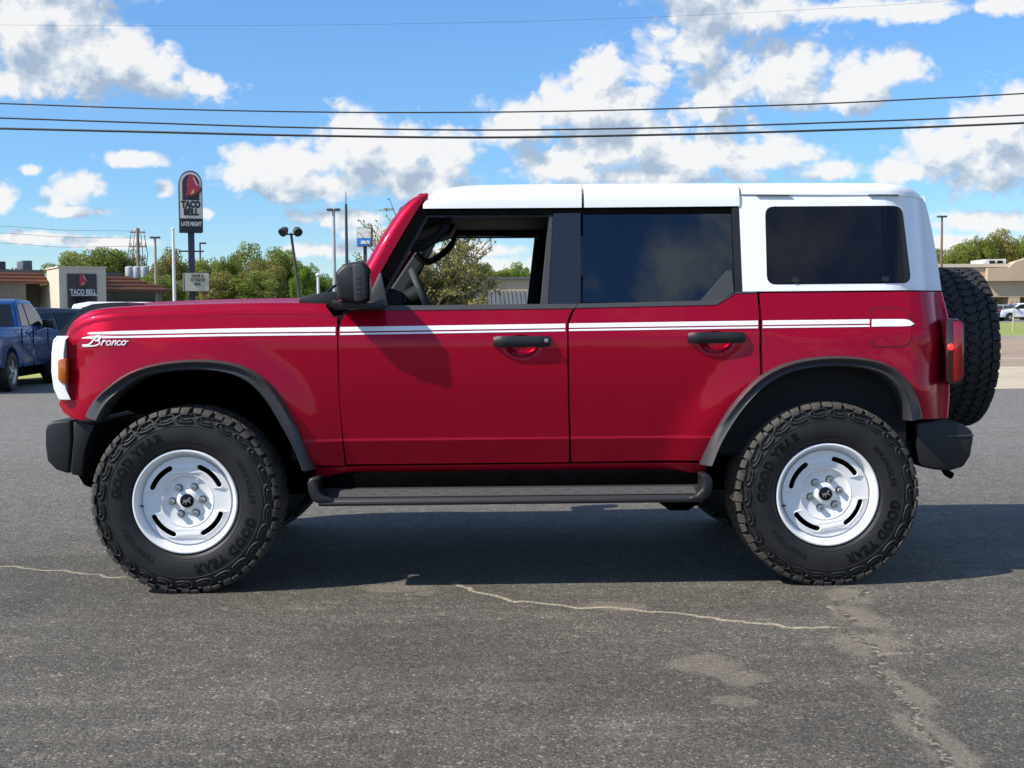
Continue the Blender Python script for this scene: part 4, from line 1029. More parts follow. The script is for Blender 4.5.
wire('power_line', wpts([(-2600,-60),(-420,22),(0,25),(250,25.5),(450,23),(600,19),(780,11),(1024,-6),(1500,-60),(3600,-400)], 26), .003, 'faint thin cable near the top of the sky', 'overhead cables')
for (y0, y1) in ((226,231),(233,238),(243,246)):
    wire('distant_cable', wpts([(-1600,y0-60),(-200,y0-8),(0,y0),(60,y0+4),(134,y1)], 115), .018, 'faint distant cable running left from the wooden utility pole with transformers', 'cables to the utility pole')

# ---- poles
def base_z(Y): return terrain(Y)
def pole(name, label, cat, px, top, Y, r, m, head=None, px_base=None, group=None):
    t = P(px, top, Y); b = P(px_base if px_base else px, 300, Y); 
    k = (t.z-base_z(Y))/(t.z-b.z); bx = t.x+(b.x-t.x)*k if px_base else t.x
    root = thing(name, label, cat, (bx, Y, base_z(Y)), 0, group)
    mb = MB(); H = t.z-base_z(Y); dx = t.x-bx
    mb.tube([(0,0,0),(dx,0,H)], [r*1.25, r*.8], 10); mb.tube([(0,0,0),(0,0,.5)], r*2.2, 10); mb.build('pole', m, root)
    if head: head(root, dx, H)
    return root
def double_box(root, dx, H):
    for s in (-1, 1):
        mb = MB(); mb.box(dx+s*.20-.17, dx+s*.20+.17, -.2, .2, H-.02, H+.10); mb.build('lamp_head', M['bronze'], root, bevel=.03)
        mb = MB(); mb.box(dx+s*.20-.13, dx+s*.20+.13, -.15, .15, H-.045, H-.022); mb.build('lamp_lens', M['deckwhite'], root)
pole('street_lamp', 'tan light pole with flat twin heads behind the low store roof', 'street lamp', 155, 238, 88, .11, mat('tan_pole', (.32,.28,.22), .6), double_box, group='tall car park lamps')
pole('street_lamp', 'tall grey light pole with flat twin heads just left of the door mirror', 'street lamp', 333.5, 210.5, 62, .10, M['galv'], double_box, group='tall car park lamps')
pole('street_lamp', 'brown light pole with flat twin heads above the spare tyre', 'street lamp', 942, 217, 92, .10, mat('brown_pole', (.20,.11,.06), .6), double_box, group='tall car park lamps')
def single_arm(root, dx, H):
    mb = MB(); mb.box(dx-.05, dx+.62, -.18, .18, H-.1, H+.06); mb.build('lamp_head', M['bronze'], root, bevel=.03)
pole('street_lamp', 'small dark lamp with a single arm behind the tall pylon sign', 'street lamp', 200, 243, 120, .10, M['bronze'], single_arm)
def floods(root, dx, H):
    for s in (-1, 1):
        c = Vector((dx+s*.22, -.05, H+.10)); d = Vector((s*.35, -.6, -.45)).normalized()
        mb = MB(); mb.tube([c-d*.12, c+d*.02, c+d*.20], [.08,.16,.17], 14); L_ = mb.build('flood_lamp', M['bronze'], root)
        mb = MB(); mb.tube([c+d*.201, c+d*.212], .15, 14); mb.build('lamp_lens', M['darkglass'], L_)
    mb = MB(); mb.tube([(dx-.24,0,H-.05),(dx+.24,0,H-.05)], .03, 6); mb.build('cross_arm', M['bronze'], root)
pole('flood_light', 'leaning dark pole carrying two round floodlights in front of the trees', 'floodlight', 291, 233, 40, .06, M['bronze'], floods, px_base=300)
def truck_top(root, dx, H):
    mb = MB(); mb.lathe([(.001,.1),(.10,.06),(.12,0),(.08,-.08),(.001,-.09)], 12, axis='Z', cen=(dx,0,H)); mb.build('pole_cap', M['deckwhite'], root)
pole('flagpole', 'plain white flagpole beside the pylon sign', 'flagpole', 173, 229, 80, .11, M['deckwhite'], truck_top)
def mast_bits(root, dx, H):
    mb = MB()
    for z in range(1, int(H), 1): mb.tube([(dx-.10,0,z),(dx+.10,0,z)], .02, 4)
    mb.build('climbing_rung', M['bronze'], root)
    mb = MB(); mb.tube([(dx,0,H),(dx,0,H+1.0)], .035, 5); mb.build('antenna', M['bronze'], root)
pole('radio_mast', 'thin dark antenna mast between the light pole and the blue-white sign', 'mast', 346, 204, 95, .13, M['bronze'], mast_bits)
pole('bollard', 'short pale post rising beside the wiper', 'post', 318, 275, 50, .07, M['deckwhite'], truck_top)
# utility pole
def util_head(root, dx, H):
    for z, w_ in ((H-.4,.7),(H-1.7,.8),(H-2.8,.75)):
        mb = MB(); mb.box(dx-w_, dx+w_, -.08, .08, z-.07, z+.07); A_ = mb.build('cross_arm', M['wood'], root)
        for k in range(4):
            mb = MB(); xx = dx-w_+.15+k*(2*w_-.3)/3; mb.lathe([(.001,.32),(.08,.28),(.05,.2),(.09,.14),(.05,.07),(.04,0)], 8, axis='Z', cen=(xx,0,z+.06)); mb.build('insulator', M['deckwhite'], A_)
    for xx in (-.95, 0, .95):
        mb = MB(); mb.lathe([(.001,1.1),(.2,1.08),(.38,1.0),(.40,.9),(.40,.1),(.36,0),(.001,0)], 16, axis='Z', cen=(dx+xx*.72, -.45, H-4.6)); mb.build('transformer', M['galv'], root)
    for xx in (-1.0,-.5,.5,1.0):
        mb = MB(); mb.tube([(dx+xx*.8,-.2,H-3.5),(dx+xx*.9,-.1,H-2.4),(dx+xx*.6,0,H-.6)], .035, 5); mb.build('jumper_wire', M['wire'], root)
    mb = MB(); mb.box(dx-1.0, dx+1.0, -.1, .0, H-3.6, H-3.48); mb.box(dx-1.0, dx+1.0, -.1, 0, H-4.3, H-4.2); mb.build('bracket', M['bronze'], root)
pole('utility_pole', 'wooden utility pole with cross arms and grey transformers behind the low store', 'utility pole', 137.5, 228, 108, .17, M['wood'], util_head)

# ---- lettering helper
def letters(text, size, parent, loc, rz, m, name='lettering', bold=.0, sx=1.0, shear=0):
    me = text_mesh(name, text, size, .02, bold=bold, shear=shear)
    for v in me.vertices: x, y, z = v.co; v.co = (x*sx, -z, y)
    o = link(name, me, m, parent); o.location = loc; o.rotation_euler = (0,0,rz); return o
def flat(name, pts, y0, y1, m, parent, bevel=0):
    mb = MB(); mb.prism(pts, y0, y1); return mb.build(name, m, parent, bevel=bevel)
def bell(parent, cx, cz, s, y, dark=True):
    B_ = flat('bell_emblem', [(cx+x*s, cz+z*s) for x, z in smooth_path([(-.42,-.55),(-.30,-.30),(-.34,.10),(-.26,.62),(-.08,.92),(.10,.96),(.26,.80),(.44,.36),(.62,.06),(.78,-.02),(.80,-.22),(.62,-.44),(.34,-.66),(.02,-.80),(-.24,-.78),(-.40,-.66)], 3)], y, y+.05, M['pinkred'], parent)
    flat('clapper', [(cx+x*s, cz+z*s) for x, z in [(.02,-.62),(.22,-.48),(.26,-.28),(.16,-.22),(.06,-.34),(-.02,-.50)]], y-.02, y+.02, M['yellow'], B_)
    flat('highlight', [(cx+x*s, cz+z*s) for x, z in smooth_path([(.16,.80),(.30,.60),(.44,.30),(.56,.10),(.50,.08),(.36,.28),(.22,.58)], 2)], y-.02, y+.02, M['signwhite'], B_)
    flat('bell_rim', [(cx+x*s, cz+z*s) for x, z in smooth_path([(-.30,-.66),(.0,-.66),(.36,-.50),(.66,-.24),(.80,-.02),(.84,-.22),(.64,-.48),(.34,-.70),(.02,-.84),(-.26,-.80)], 2)], y-.025, y+.02, M['purple'], B_)

# ---- pylon sign
Ys = 70; k = sc_at(Ys)
c0 = P(190.2, 170, Ys); gz = base_z(Ys)
root = thing('pylon_sign', 'tall pylon sign with arched top, bell emblem, TACO BELL lettering and reader board below', 'sign', (c0.x, Ys, gz), R(16))
def zz(py): return P(191, py, Ys).z-gz
w2_ = 21.5*k/2/math.cos(R(16))
top, bot = zz(170.5), zz(232); yb_ = zz(194)
arch = [(-w2_, bot), (w2_, bot)] + [(w2_*math.cos(R(a)), top-w2_*1.15+w2_*1.15*math.sin(R(a))) for a in range(0, 181, 12)]
flat('sign_cabinet', arch, -.05, 1.05, M['navy'], root, bevel=.03)
def inset(pts, s, cz=None):
    cx = 0; cz = cz if cz is not None else (top+bot)/2; return [(x*s, cz+(z-cz)*s) for x, z in pts]
wf = w2_*.93
facetop = top-.10; zr = zz(218.5)
fa = [(-wf, zr), (wf, zr)]+[(wf*math.cos(R(a)), facetop-wf*1.15+wf*1.15*math.sin(R(a))) for a in range(0, 181, 12)]
F_ = flat('sign_face', fa, -.085, -.045, M['signwhite'], root)
wi = w2_*.72; zl = zz(200.3)
flat('emblem_ground', [(-wi, zl), (wi, zl)]+[(wi*math.cos(R(a)), zz(174.5)-wi*1.15+wi*1.15*math.sin(R(a))) for a in range(0, 181, 12)], -.115, -.08, M['purple'], F_)
bell(F_, .02, zz(187), .78, -.16)
letters('TACO', .54, F_, (0, -.10, zz(204.9)), 0, M['black'], bold=.032, sx=.74)
letters('BELL', .54, F_, (0, -.10, zz(212.4)), 0, M['black'], bold=.032, sx=.80)
pn = flat('panel', [(-w2_*.97, bot+.08),(w2_*.97, bot+.08),(w2_*.97, zr-.02),(-w2_*.97, zr-.02)], -.085, -.045, M['black'], root)
letters('LATE NIGHT', .36, pn, (0, -.10, zz(224.3)), 0, M['deckwhite'], bold=.008, sx=.60)
mb = MB(); mb.box(-.19, .19, .3, .68, 0, bot); mb.build('column', M['navy'], root)
mb = MB(); mb.box(-.75, .75, .35, .62, zz(251.5), zz(250.2)); mb.build('bracket', M['bronze'], root)
rt, rb_ = zz(272.5), zz(291.8)
mb = MB(); mb.box(-.50, 1.02, -.10, .95, rb_, rt); RBd = mb.build('reader_board', M['navy'], root, bevel=.02)
mb = MB(); mb.box(-.46, .98, -.13, -.095, rb_+.04, rt-.04); mb.build('board_face', M['signpale'], RBd)
mb = MB(); mb.box(-.54, -.505, .0, .85, rb_+.04, rt-.04); mb.build('side_panel', mat('violet_grey_panel', (.17,.16,.22), .5), RBd)
for t_, py_ in (('HAVE A', 276), ('IT VALUE', 280), ('MIX', 284.3)): letters(t_, .27, RBd, (.30, -.14, zz(py_)), 0, mat('reader_letter', (.10,.05,.04), .6), bold=.004, sx=.78)

# blue and white sign far right of the mast
Yb = 90; c = P(364.5, 237, Yb); kb_ = sc_at(Yb)
root = thing('road_sign', 'white over blue rectangular sign on a post above the bare twigs', 'sign', (c.x, Yb, base_z(Yb)), 0)
h0_ = c.z-base_z(Yb)
mb = MB(); mb.box(-7.6*kb_, 7.6*kb_, 0, .8, h0_-9*kb_, h0_+9.5*kb_); mb.build('cabinet', M['bronze'], root)
mb = MB(); mb.box(-7.3*kb_, 6.4*kb_, -.04, -.005, h0_-1*kb_, h0_+9*kb_); mb.build('white_panel', M['deckwhite'], root)
mb = MB(); mb.box(-7.3*kb_, 6.4*kb_, -.04, -.005, h0_-8.6*kb_, h0_-1.2*kb_); mb.build('blue_panel', mat('sign_blue', (.03,.20,.60), .5), root)
mb = MB(); mb.box(-3.5*kb_, 5*kb_, -.07, -.045, h0_-6.8*kb_, h0_-3.6*kb_); mb.build('white_band', M['deckwhite'], root)
mb = MB(); mb.box(-.13, .13, .3, .55, 0, h0_-9*kb_); mb.build('post', M['bronze'], root)

# ---- low fast-food building, turned to the left
Yt = 82; A = P(59.5, 300, Yt); rz = R(30)
root = thing('restaurant', 'low cream restaurant with clay-tile mansard roof and square entrance tower with TACO BELL sign', 'restaurant', (A.x, Yt, base_z(Yt)), rz)
gz = base_z(Yt)
def lz(py, dY=0): return P(60, py, Yt+dY).z-gz
lx = lambda px: (P(px, 300, Yt).x-A.x)/ (math.cos(rz)+math.sin(rz)*0.0)*1.04
tw = lx(98)
mb = MB(); mb.box(0, tw, 0, 4.2, 0, lz(267.5)); mb.box(0, .5, 4.2, 9, 0, lz(283)); TW = mb.build('tower', M['cream'], root)
mb = MB(); mb.box(-.08, tw+.08, -.08, 4.28, lz(267.5), lz(266)); mb.build('coping', M['cream'], TW)
px0, px1 = lx(66), lx(90)
mb = MB(); mb.box(px0, px1, -.10, -.005, 0, lz(273.5)); RC = mb.build('sign_panel', mat('dark_panel', (.045,.042,.045), .6), TW)
bell(RC, lx(77.5), lz(280.5), .55, -.17)
letters('TACO BELL', .50, RC, (lx(78.6), -.15, lz(292.0)), 0, M['deckwhite'], bold=.014, sx=.70)
mb = MB(); mb.box(lx(69), lx(91), -.16, -.102, lz(295.6), lz(294.8)); mb.build('underline', M['deckwhite'], RC)
mb = MB(); mb.box(px0+.15, px1-.3, -.13, -.102, .05, lz(297)); mb.build('door', M['darkglass'], RC)
# left wing, canopy, mansard
mb = MB(); mb.box(-26, -.02, 7, 16, 0, lz(283, 4)); LW = mb.build('wall', M['greywall'], root)
mb = MB(); mb.box(-26, -1.6, 3.6, 7.0, lz(301,2), lz(283,2)); mb.build('canopy', M['greywall'], LW)
for i in range(6):
    mb = MB(); mb.box(-24+i*4, -21.4+i*4, 6.95, 6.98, .3, lz(303)); mb.build('window', M['darkglass'], LW)
def mansard(x0, x1, y0, y1, z0, z1, dep, m, par, hip=0):
    mb = MB(); n = 6
    for i in range(n):
        a, b = i/n, (i+1)/n
        za, zb = z0+(z1-z0)*a, z0+(z1-z0)*b; ya, yb__ = y0+dep*a, y0+dep*b
        mb.box(x0, x1-hip*a, ya-.14, y1, za, zb-.02)
        mb.box(x0, x1-hip*a, ya-.02, y1, zb-.02, zb)
    return mb.build('mansard_roof', m, par)
mansard(-26, -.02, 3.5, 15, lz(283.5,3), lz(273,5), 2.2, M['tiles'], root)
mb = MB(); mb.box(-26, 0, 5.6, 15, lz(273,5), lz(270.5,6)); mb.build('roof_coping', M['slate'], root)
rr_ = lx(147)+1.2
mb = MB(); mb.box(tw+.02, rr_-.6, 2.5, 14, 0, lz(291, 3)); RW = mb.build('wall', M['greywall'], root)
mb = MB(); mb.box(tw+.1, rr_-1.2, 2.44, 2.48, .4, lz(293, 3)); mb.build('window', M['darkglass'], RW)
mansard(tw+.02, rr_, 1.8, 14, lz(291,3), lz(276,5), 2.4, M['tiles'], root, hip=3.2)
mb = MB(); mb.box(tw, rr_-3.2, 4.2, 13.5, lz(276,5), lz(273,6)); mb.build('roof_coping', M['slate'], root)
for (xa, xb, ha, mm) in ((-9.5,-5.5,1.1,M['deckwhite']),(-4.0,-2.2,.7,M['bronze']),(-14,-12,1.4,M['cream']),(-.1-.9,-.3,.8,M['slate'])):
    mb = MB(); zt__ = lz(270.5, 6); mb.box(xa, xb, 8, 10.5, zt__, zt__+ha); mb.build('roof_unit', mm, root, bevel=.05)

# ---- long store behind the side window
Yh = 58; gz = base_z(Yh)
a0 = P(428, 300, Yh).x; a1 = P(700, 300, Yh).x
root = thing('shop', 'low tan shop with ribbed dark metal awning roof seen through the open window', 'shop', (a0, Yh, gz), 0)
def hz(py): return P(480, py, Yh).z-gz
mb = MB(); mb.box(0, a1-a0, 1.2, 16, 0, hz(278.6)); WL = mb.build('wall', M['tan'], root)
mb = MB(); mb.box(-.15, a1-a0+.15, 1.0, 16.2, hz(278.6), hz(276.5)); mb.build('coping', M['slate'], WL)
rr = MB(); secs_ = []
zA, zB = hz(291), hz(306)
rr.add([(-.4,1.19,zA),(a1-a0+.4,1.19,zA),(a1-a0+.4,-1.6,zB),(-.4,-1.6,zB),(-.4,1.19,zA-.15),(a1-a0+.4,1.19,zA-.15),(a1-a0+.4,-1.6,zB-.15),(-.4,-1.6,zB-.15)], [(3,2,1,0),(4,5,6,7),(0,1,5,4),(1,2,6,5),(2,3,7,6),(3,0,4,7)])
n = int((a1-a0)/.22)
for i in range(n):
    x = -.3+i*.22; rr.add([(x,1.18,zA+.002),(x+.06,1.18,zA+.07),(x+.12,1.18,zA+.002),(x,-1.6,zB+.002),(x+.06,-1.6,zB+.07),(x+.12,-1.6,zB+.002)], [(0,1,4,3),(1,2,5,4)])
rr.build('awning_roof', mat('ribbed_metal', (.13,.14,.15), .4, metal=.3), root, recalc=False)
sg = P(464, 301, Yh-1.8)
mb = MB(); x = sg.x-a0; mb.box(x-.85, x+.85, -1.95, -1.72, hz(309), hz(299)); SG = mb.build('shop_sign', mat('sign_tan', (.62,.50,.40), .6), root)
flat('logo', [(x+.0+.42*px_, hz(303.3)+.30*pz_) for px_, pz_ in ((-1,0),(-.5,.3),(-.3,.9),(.1,.5),(.6,.8),(.5,.2),(1,0),(.5,-.3),(.3,-.8),(-.2,-.5),(-.7,-.7))], -2.0, -1.955, mat('teal_logo', (.02,.25,.38), .4), SG)
mb = MB(); mb.box(x+8, x+10, 0, 1.0, 0, 2.1); mb.build('door', M['darkglass'], WL)
for i in range(4): mb = MB(); mb.box(1+i*2.6+(4 if i > 1 else 0), 3+i*2.6+(4 if i > 1 else 0), 1.15, 1.19, .6, 2.2); mb.build('window', M['darkglass'], WL)

# ---- tan supermarket on the right
Yr = 124; gz = base_z(Yr); g0 = P(900, 300, Yr).x
root = thing('store', 'long tan store with arched entrance gable beyond the road on the right', 'store', (g0, Yr, gz), 0)
def rz_(py): return P(1000, py, Yr).z-gz
def rx_(px): return P(px, 300, Yr).x-g0
zroof = rz_(267)
gab = [(rx_(985), rz_(268)), (rx_(1006), rz_(267.5)), (rx_(1013), rz_(262)), (rx_(1030), rz_(257)), (rx_(1060), rz_(256)), (rx_(1085), rz_(262)), (rx_(1092), rz_(268))]
mb = MB(); mb.box(0, rx_(1300), 3.0, 40, 0, zroof); WL = mb.build('wall', M['tan'], root)
mb = MB(); mb.box(0, rx_(1300), 0, 3.0, rz_(297), zroof); mb.build('arcade_fascia', M['tan'], WL)
mb = MB(); mb.box(-.3, rx_(1300), -.2, 3.4, zroof, zroof+.35); mb.build('cornice', mat('pale_cornice', (.62,.52,.38), .8), WL)
mb = MB(); mb.prism([(gab[0][0], zroof-1.5)]+gab+[(gab[-1][0], zroof-1.5)], -.6, 1.0); mb.build('gable', M['tan'], WL)
for px_ in (920, 965, 1009, 1054, 1100, 1150): mb = MB(); mb.box(rx_(px_), rx_(px_+11), .02, 1.6, 0, rz_(297)); mb.build('column', M['tan'], WL)
for px_ in (932, 978, 1022, 1066, 1112): mb = MB(); mb.box(rx_(px_), rx_(px_+30), 2.9, 2.98, .3, rz_(299)); mb.build('window', M['darkglass'], WL)
mb = MB(); mb.box(rx_(1000), rx_(1021), 4.5, 8, zroof+.3, rz_(257.5)); mb.prism([(rx_(996), zroof+.3),(rx_(1002), rz_(257.5)),(rx_(1022), rz_(257)),(rx_(1022), zroof+.3)], 4.2, 4.5)
RU = mb.build('roof_unit', M['deckwhite'], root)
for q in (1005, 1013): mb = MB(); mb.box(rx_(q), rx_(q+5.5), 4.1, 4.19, rz_(263.5), rz_(258.8)); mb.build('louvre', M['darkglass'], RU)

# ---- vehicles
def vehicle(name, label, cat, loc, rz, Lg, W, H, body, green, wins, paint_m, wheels, wr, lamps=(), group=None, extra=None, rims=M['steel']):
    root = thing(name, label, cat, loc, rz, group)
    mb = MB(); hw = W/2
    def f(x, y, z):
        s = 1 if y > 0 else -1
        k = .035*max(0, z-.85)/.3+.03*max(0, .5-z)/.2; e = max(0, abs(x)-(Lg/2-.35)); return (x, s*(abs(y)-k-.5*e*e), z)
    # outline with arches
    pts = list(body)
    secs = []
    n = len(pts); ys = [-hw, -hw*.93, hw*.93, hw]
    vs = []
    for y in (-hw, hw): vs += [f(x, y, z) for x, z in pts]
    mb.add(vs, [tuple(range(n))[::-1], tuple(range(n, 2*n))]+[(i, (i+1) % n, (i+1) % n+n, i+n) for i in range(n)])
    B_ = mb.build('body', paint_m, root, bevel=.035, seg=2)
    mb = MB(); z0 = min(z for x, z in green); z1 = max(z for x, z in green); 
    def gf(x, y, z): t = (z-z0)/(z1-z0); s = 1 if y > 0 else -1; return (x, s*(hw-.07-.16*t), z)
    n = len(green); vs = [gf(x, -1, z) for x, z in green]+[gf(x, 1, z) for x, z in green]
    mb.add(vs, [tuple(range(n))[::-1], tuple(range(n, 2*n))]+[(i, (i+1) % n, (i+1) % n+n, i+n) for i in range(n)])
    C_ = mb.build('cabin', paint_m, root, bevel=.04, seg=2)
    for wpts_ in wins:
        for s in (-1, 1):
            mb = MB(); a = [Vector(gf(x, s, z))+Vector((0, s*.012, 0)) for x, z in wpts_]; b = [Vector(gf(x, s, z))+Vector((0, -s*.03, 0)) for x, z in wpts_]
            m_ = len(a); mb.add(a+b, [tuple(range(m_)), tuple(range(m_, 2*m_))[::-1]]+[(i, (i+1) % m_, (i+1) % m_+m_, i+m_) for i in range(m_)]); mb.build('window', M['darkglass'], C_)
    # windscreen and rear window: slanted edges of the cabin
    g = sorted(green, key=lambda p: p[0]); fr = [p for p in green if p[0] > 0]; 
    def slant(pa, pb, nm):
        a, b = Vector((pa[0], 0, pa[1])), Vector((pb[0], 0, pb[1])); d = (b-a); nrm_ = Vector((d.z, 0, -d.x)).normalized()
        if nrm_.z < 0: nrm_ = -nrm_
        p1, p2 = a+d*.08+nrm_*.012, a+d*.90+nrm_*.012
        t1 = (p1.z-z0)/(z1-z0); t2 = (p2.z-z0)/(z1-z0); w1 = hw-.15-.16*t1; w2__ = hw-.15-.16*t2
        mb = MB(); mb.add([(p1.x,-w1,p1.z),(p1.x,w1,p1.z),(p2.x,w2__,p2.z),(p2.x,-w2__,p2.z)], [(0,1,2,3)]); mb.build(nm, M['darkglass'], C_)
    slant(green[0], green[1], 'rear_window'); slant(green[-1], green[-2], 'windscreen')
    for xw in wheels:
        for s in (-1, 1):
            wh = bpy.data.objects.new('wheel', None); COL.objects.link(wh); wh.parent = root; wh.location = (xw, s*(hw-.10), wr)
            mb = MB(); mb.lathe([(wr*.62,.09),(wr*.72,.11),(wr*.95,.10),(wr,.06),(wr,-.06),(wr*.95,-.10),(wr*.72,-.11),(wr*.62,-.09)], 32); mb.build('tyre', M['rubber'], wh)
            mb = MB(); mb.lathe([(wr*.64,s*.10),(wr*.60,s*.08),(wr*.58,s*.03)], 32)
            for q in range(5):
                a = 2*math.pi*q/5; T = Matrix.Rotation(a, 4, 'Y'); mb.box(0, wr*.60, min(s*.05,s*.085), max(s*.05,s*.085), -.035, .035, T=T)
            mb.lathe([(wr*.15,s*.06),(wr*.13,s*.10),(.001,s*.10)], 12); mb.build('rim', rims, wh, recalc=False)
            mb = MB(); mb.lathe([(.001,s*.0),(wr*.6,s*.0)], 24); mb.build('brake', M['dark'], wh, recalc=False)
            mb = MB(); mb.box(xw-wr*1.12, xw+wr*1.12, min(s*(hw-.42), s*(hw-.30)), max(s*(hw-.42), s*(hw-.30)), .22, wr*2+.06); mb.build('wheel_liner', M['dark'], root)
    for nm, m, x0, x1, y0, y1, zz0, zz1 in lamps:
        for s in (-1, 1): mb = MB(); mb.box(x0, x1, min(s*y0, s*y1), max(s*y0, s*y1), zz0, zz1); mb.build(nm, m, root, bevel=.02)
    for s in (-1, 1):
        mb = MB(); xm = green[-1][0]-.45; mb.box(xm-.08, xm+.08, min(s*(hw-.06), s*(hw+.17)), max(s*(hw-.06), s*(hw+.17)), z0+.0, z0+.17); mb.build('door_mirror', extra.get('mirror', M['plastic']) if extra else M['plastic'], root, bevel=.03)
    for (x0, x1, z) in (extra or {}).get('handles', ()):
        for s in (-1, 1): mb = MB(); mb.box(x0, x1, min(s*(hw-.01), s*(hw+.03)), max(s*(hw-.01), s*(hw+.03)), z, z+.04); mb.build('door_handle', paint_m, root, bevel=.01)
    for x in (extra or {}).get('seams', ()):
        for s in (-1, 1): mb = MB(); mb.box(x, x+.007, min(s*(hw-.02), s*(hw+.002)), max(s*(hw-.02), s*(hw+.002)), .42, z0); mb.build('door_seam', M['dark'], root)
    mb = MB(); mb.box(-Lg/2+.3, Lg/2-.3, -hw*.75, hw*.75, .22, .5); mb.build('underbody', M['dark'], root)
    return root
def arch_pts(xc, r, zc, z0, n=8):
    a0 = math.asin(max(-1, min(1, (z0-zc)/r))); return [(xc+r*math.cos(a0+(math.pi-2*a0)*i/n), zc+r*math.sin(a0+(math.pi-2*a0)*i/n)) for i in range(n+1)]
def suv_body(L_, H, xf, xr, wr, hood=.95, belt=1.02, zb=.34):
    h = L_/2
    b = [(h-.12, zb+.02), (h, .55), (h-.02, hood-.18), (h-.18, hood-.02), (h-1.15, belt)]+[(-h+.05, belt+.03), (-h, belt-.15), (-h+.02, .5), (-h+.12, zb+.04)]
    lower = arch_pts(xr, wr*1.2, wr, zb)[::-1]+arch_pts(xf, wr*1.2, wr, zb)[::-1]
    return b+[(x, z) for x, z in lower]
# blue pickup seen from its right rear
pr = P(10,392,14.5); 
rl = Vector((-8.92, 14.9)); rf = Vector((-9.38, 17.75))
r1 = G(9.5, 391.5); r2 = G(45.5, 384.5); hd = (r2-r1).normalized(); ang = math.atan2(hd.y, hd.x)
wbase = 3.07; left = Vector((-hd.y, hd.x, 0)); cen = r1+hd*(wbase/2-.0)+left*.86
bl = paint('blue_paint', (.018,.075,.25)); bl.node_tree.nodes['Principled BSDF'].inputs['Roughness'].default_value = .3
pb = [(2.42,.42),(2.53,.62),(2.50,.98),(2.30,1.08),(1.20,1.17)]+[(-1.05,1.19),(-2.52,1.18),(-2.56,.75),(-2.50,.52),(-2.2,.46)]+[(x, z) for x, z in arch_pts(-1.53,.45,.37,.42)[::-1]+arch_pts(1.54,.45,.37,.42)[::-1]]
pg = [(-.82,1.16),(-.60,1.66),(-.30,1.72),(.55,1.70),(1.30,1.16)]
pw = [[(-.62,1.20),(-.50,1.60),(-.15,1.64),(-.12,1.20)],[(-.04,1.20),(-.07,1.64),(.45,1.63),(1.02,1.20)]]
vehicle('pickup_truck', 'metallic blue crew-cab pickup parked facing away at the left edge', 'pickup truck', (cen.x, cen.y, 0), ang, 5.07, 1.86, 1.74, pb, pg, pw, bl, (-1.53, 1.54), .365,
   lamps=[('tail_light', M['lens'], -2.58, -2.50, .74, .92, .80, 1.12), ('headlight', M['deckwhite'], 2.40, 2.52, .62, .90, .82, .98)], extra={'mirror': M['plastic'], 'handles': ((-.62,-.42,1.05),(.05,.25,1.04)), 'seams': (-.86,-.08,1.0)})
def small(name, label, px, py_top, Y, rz, L_, W, H, m, group=None, belt=1.05):
    c = P(px, py_top, Y); z = c.z-H
    xf, xr, wr = L_*.30, -L_*.30, .34
    g = [(-L_/2+.12, belt), (-L_/2+.35, H-.06), (-L_/2+.7, H), (.25, H-.02), (.55, H-.09), (1.25, belt)]
    w_ = [[(-L_/2+.42, belt+.06), (-L_/2+.58, H-.13), (-L_/2+1.0, H-.11), (-L_/2+1.05, belt+.05)], [(-L_/2+1.15, belt+.05), (-L_/2+1.1, H-.11), (-.15, H-.10), (-.12, belt+.05)], [(-.02, belt+.05), (-.05, H-.10), (.42, H-.15), (.95, belt+.05)]]
    return vehicle(name, label, 'car', (c.x, Y, terrain(Y)), rz, L_, W, H, suv_body(L_, H, xf, xr, wr, belt=belt), g, w_, m, (xf, xr), wr, lamps=[('tail_light', M['lens'], -L_/2-.02, -L_/2+.2, W/2-.28, W/2-.03, .78, 1.02), ('headlight', M['deckwhite'], L_/2-.12, L_/2+.01, W/2-.45, W/2-.08, .62, .78)], group=group)
small('parked_car', 'dark grey SUV parked behind the blue pickup', 62, 308, 21.5, R(70), 4.7, 1.9, 1.58, mat('dark_grey_paint', (.012,.014,.018), .3, coat=.6))
small('parked_car', 'white SUV showing roof and dark rear glass above the red hood, nose to the right', 166, 298.8, 24.5, R(8), 4.9, 1.95, 1.76, mat('white_car_paint', (.75,.75,.75), .3, coat=1), belt=1.08)
small('parked_car', 'white hatchback in front of the tan store, cut by the right edge', 1021, 305.5, 100, R(182), 4.6, 1.85, 1.6, mat('white_car_paint', (.75,.75,.77), .3, coat=1), group='cars before the tan store')
small('parked_car', 'silver car half hidden by the spare tyre in front of the tan store', 988, 305.5, 104, R(165), 4.5, 1.8, 1.5, mat('silver_car_paint', (.45,.46,.48), .3, metal=.5, coat=1), group='cars before the tan store')
small('parked_car', 'dark car directly behind the spare tyre near the tan store', 975, 303, 94, R(100), 4.6, 1.85, 1.6, mat('black_car_paint', (.02,.02,.025), .3, coat=1), group='cars before the tan store')
small('parked_car', 'dark SUV behind the white hatchback at the store front', 1016, 302, 113, R(178), 4.6, 1.85, 1.7, mat('maroon_car_paint', (.05,.02,.02), .3, coat=1), group='cars before the tan store')

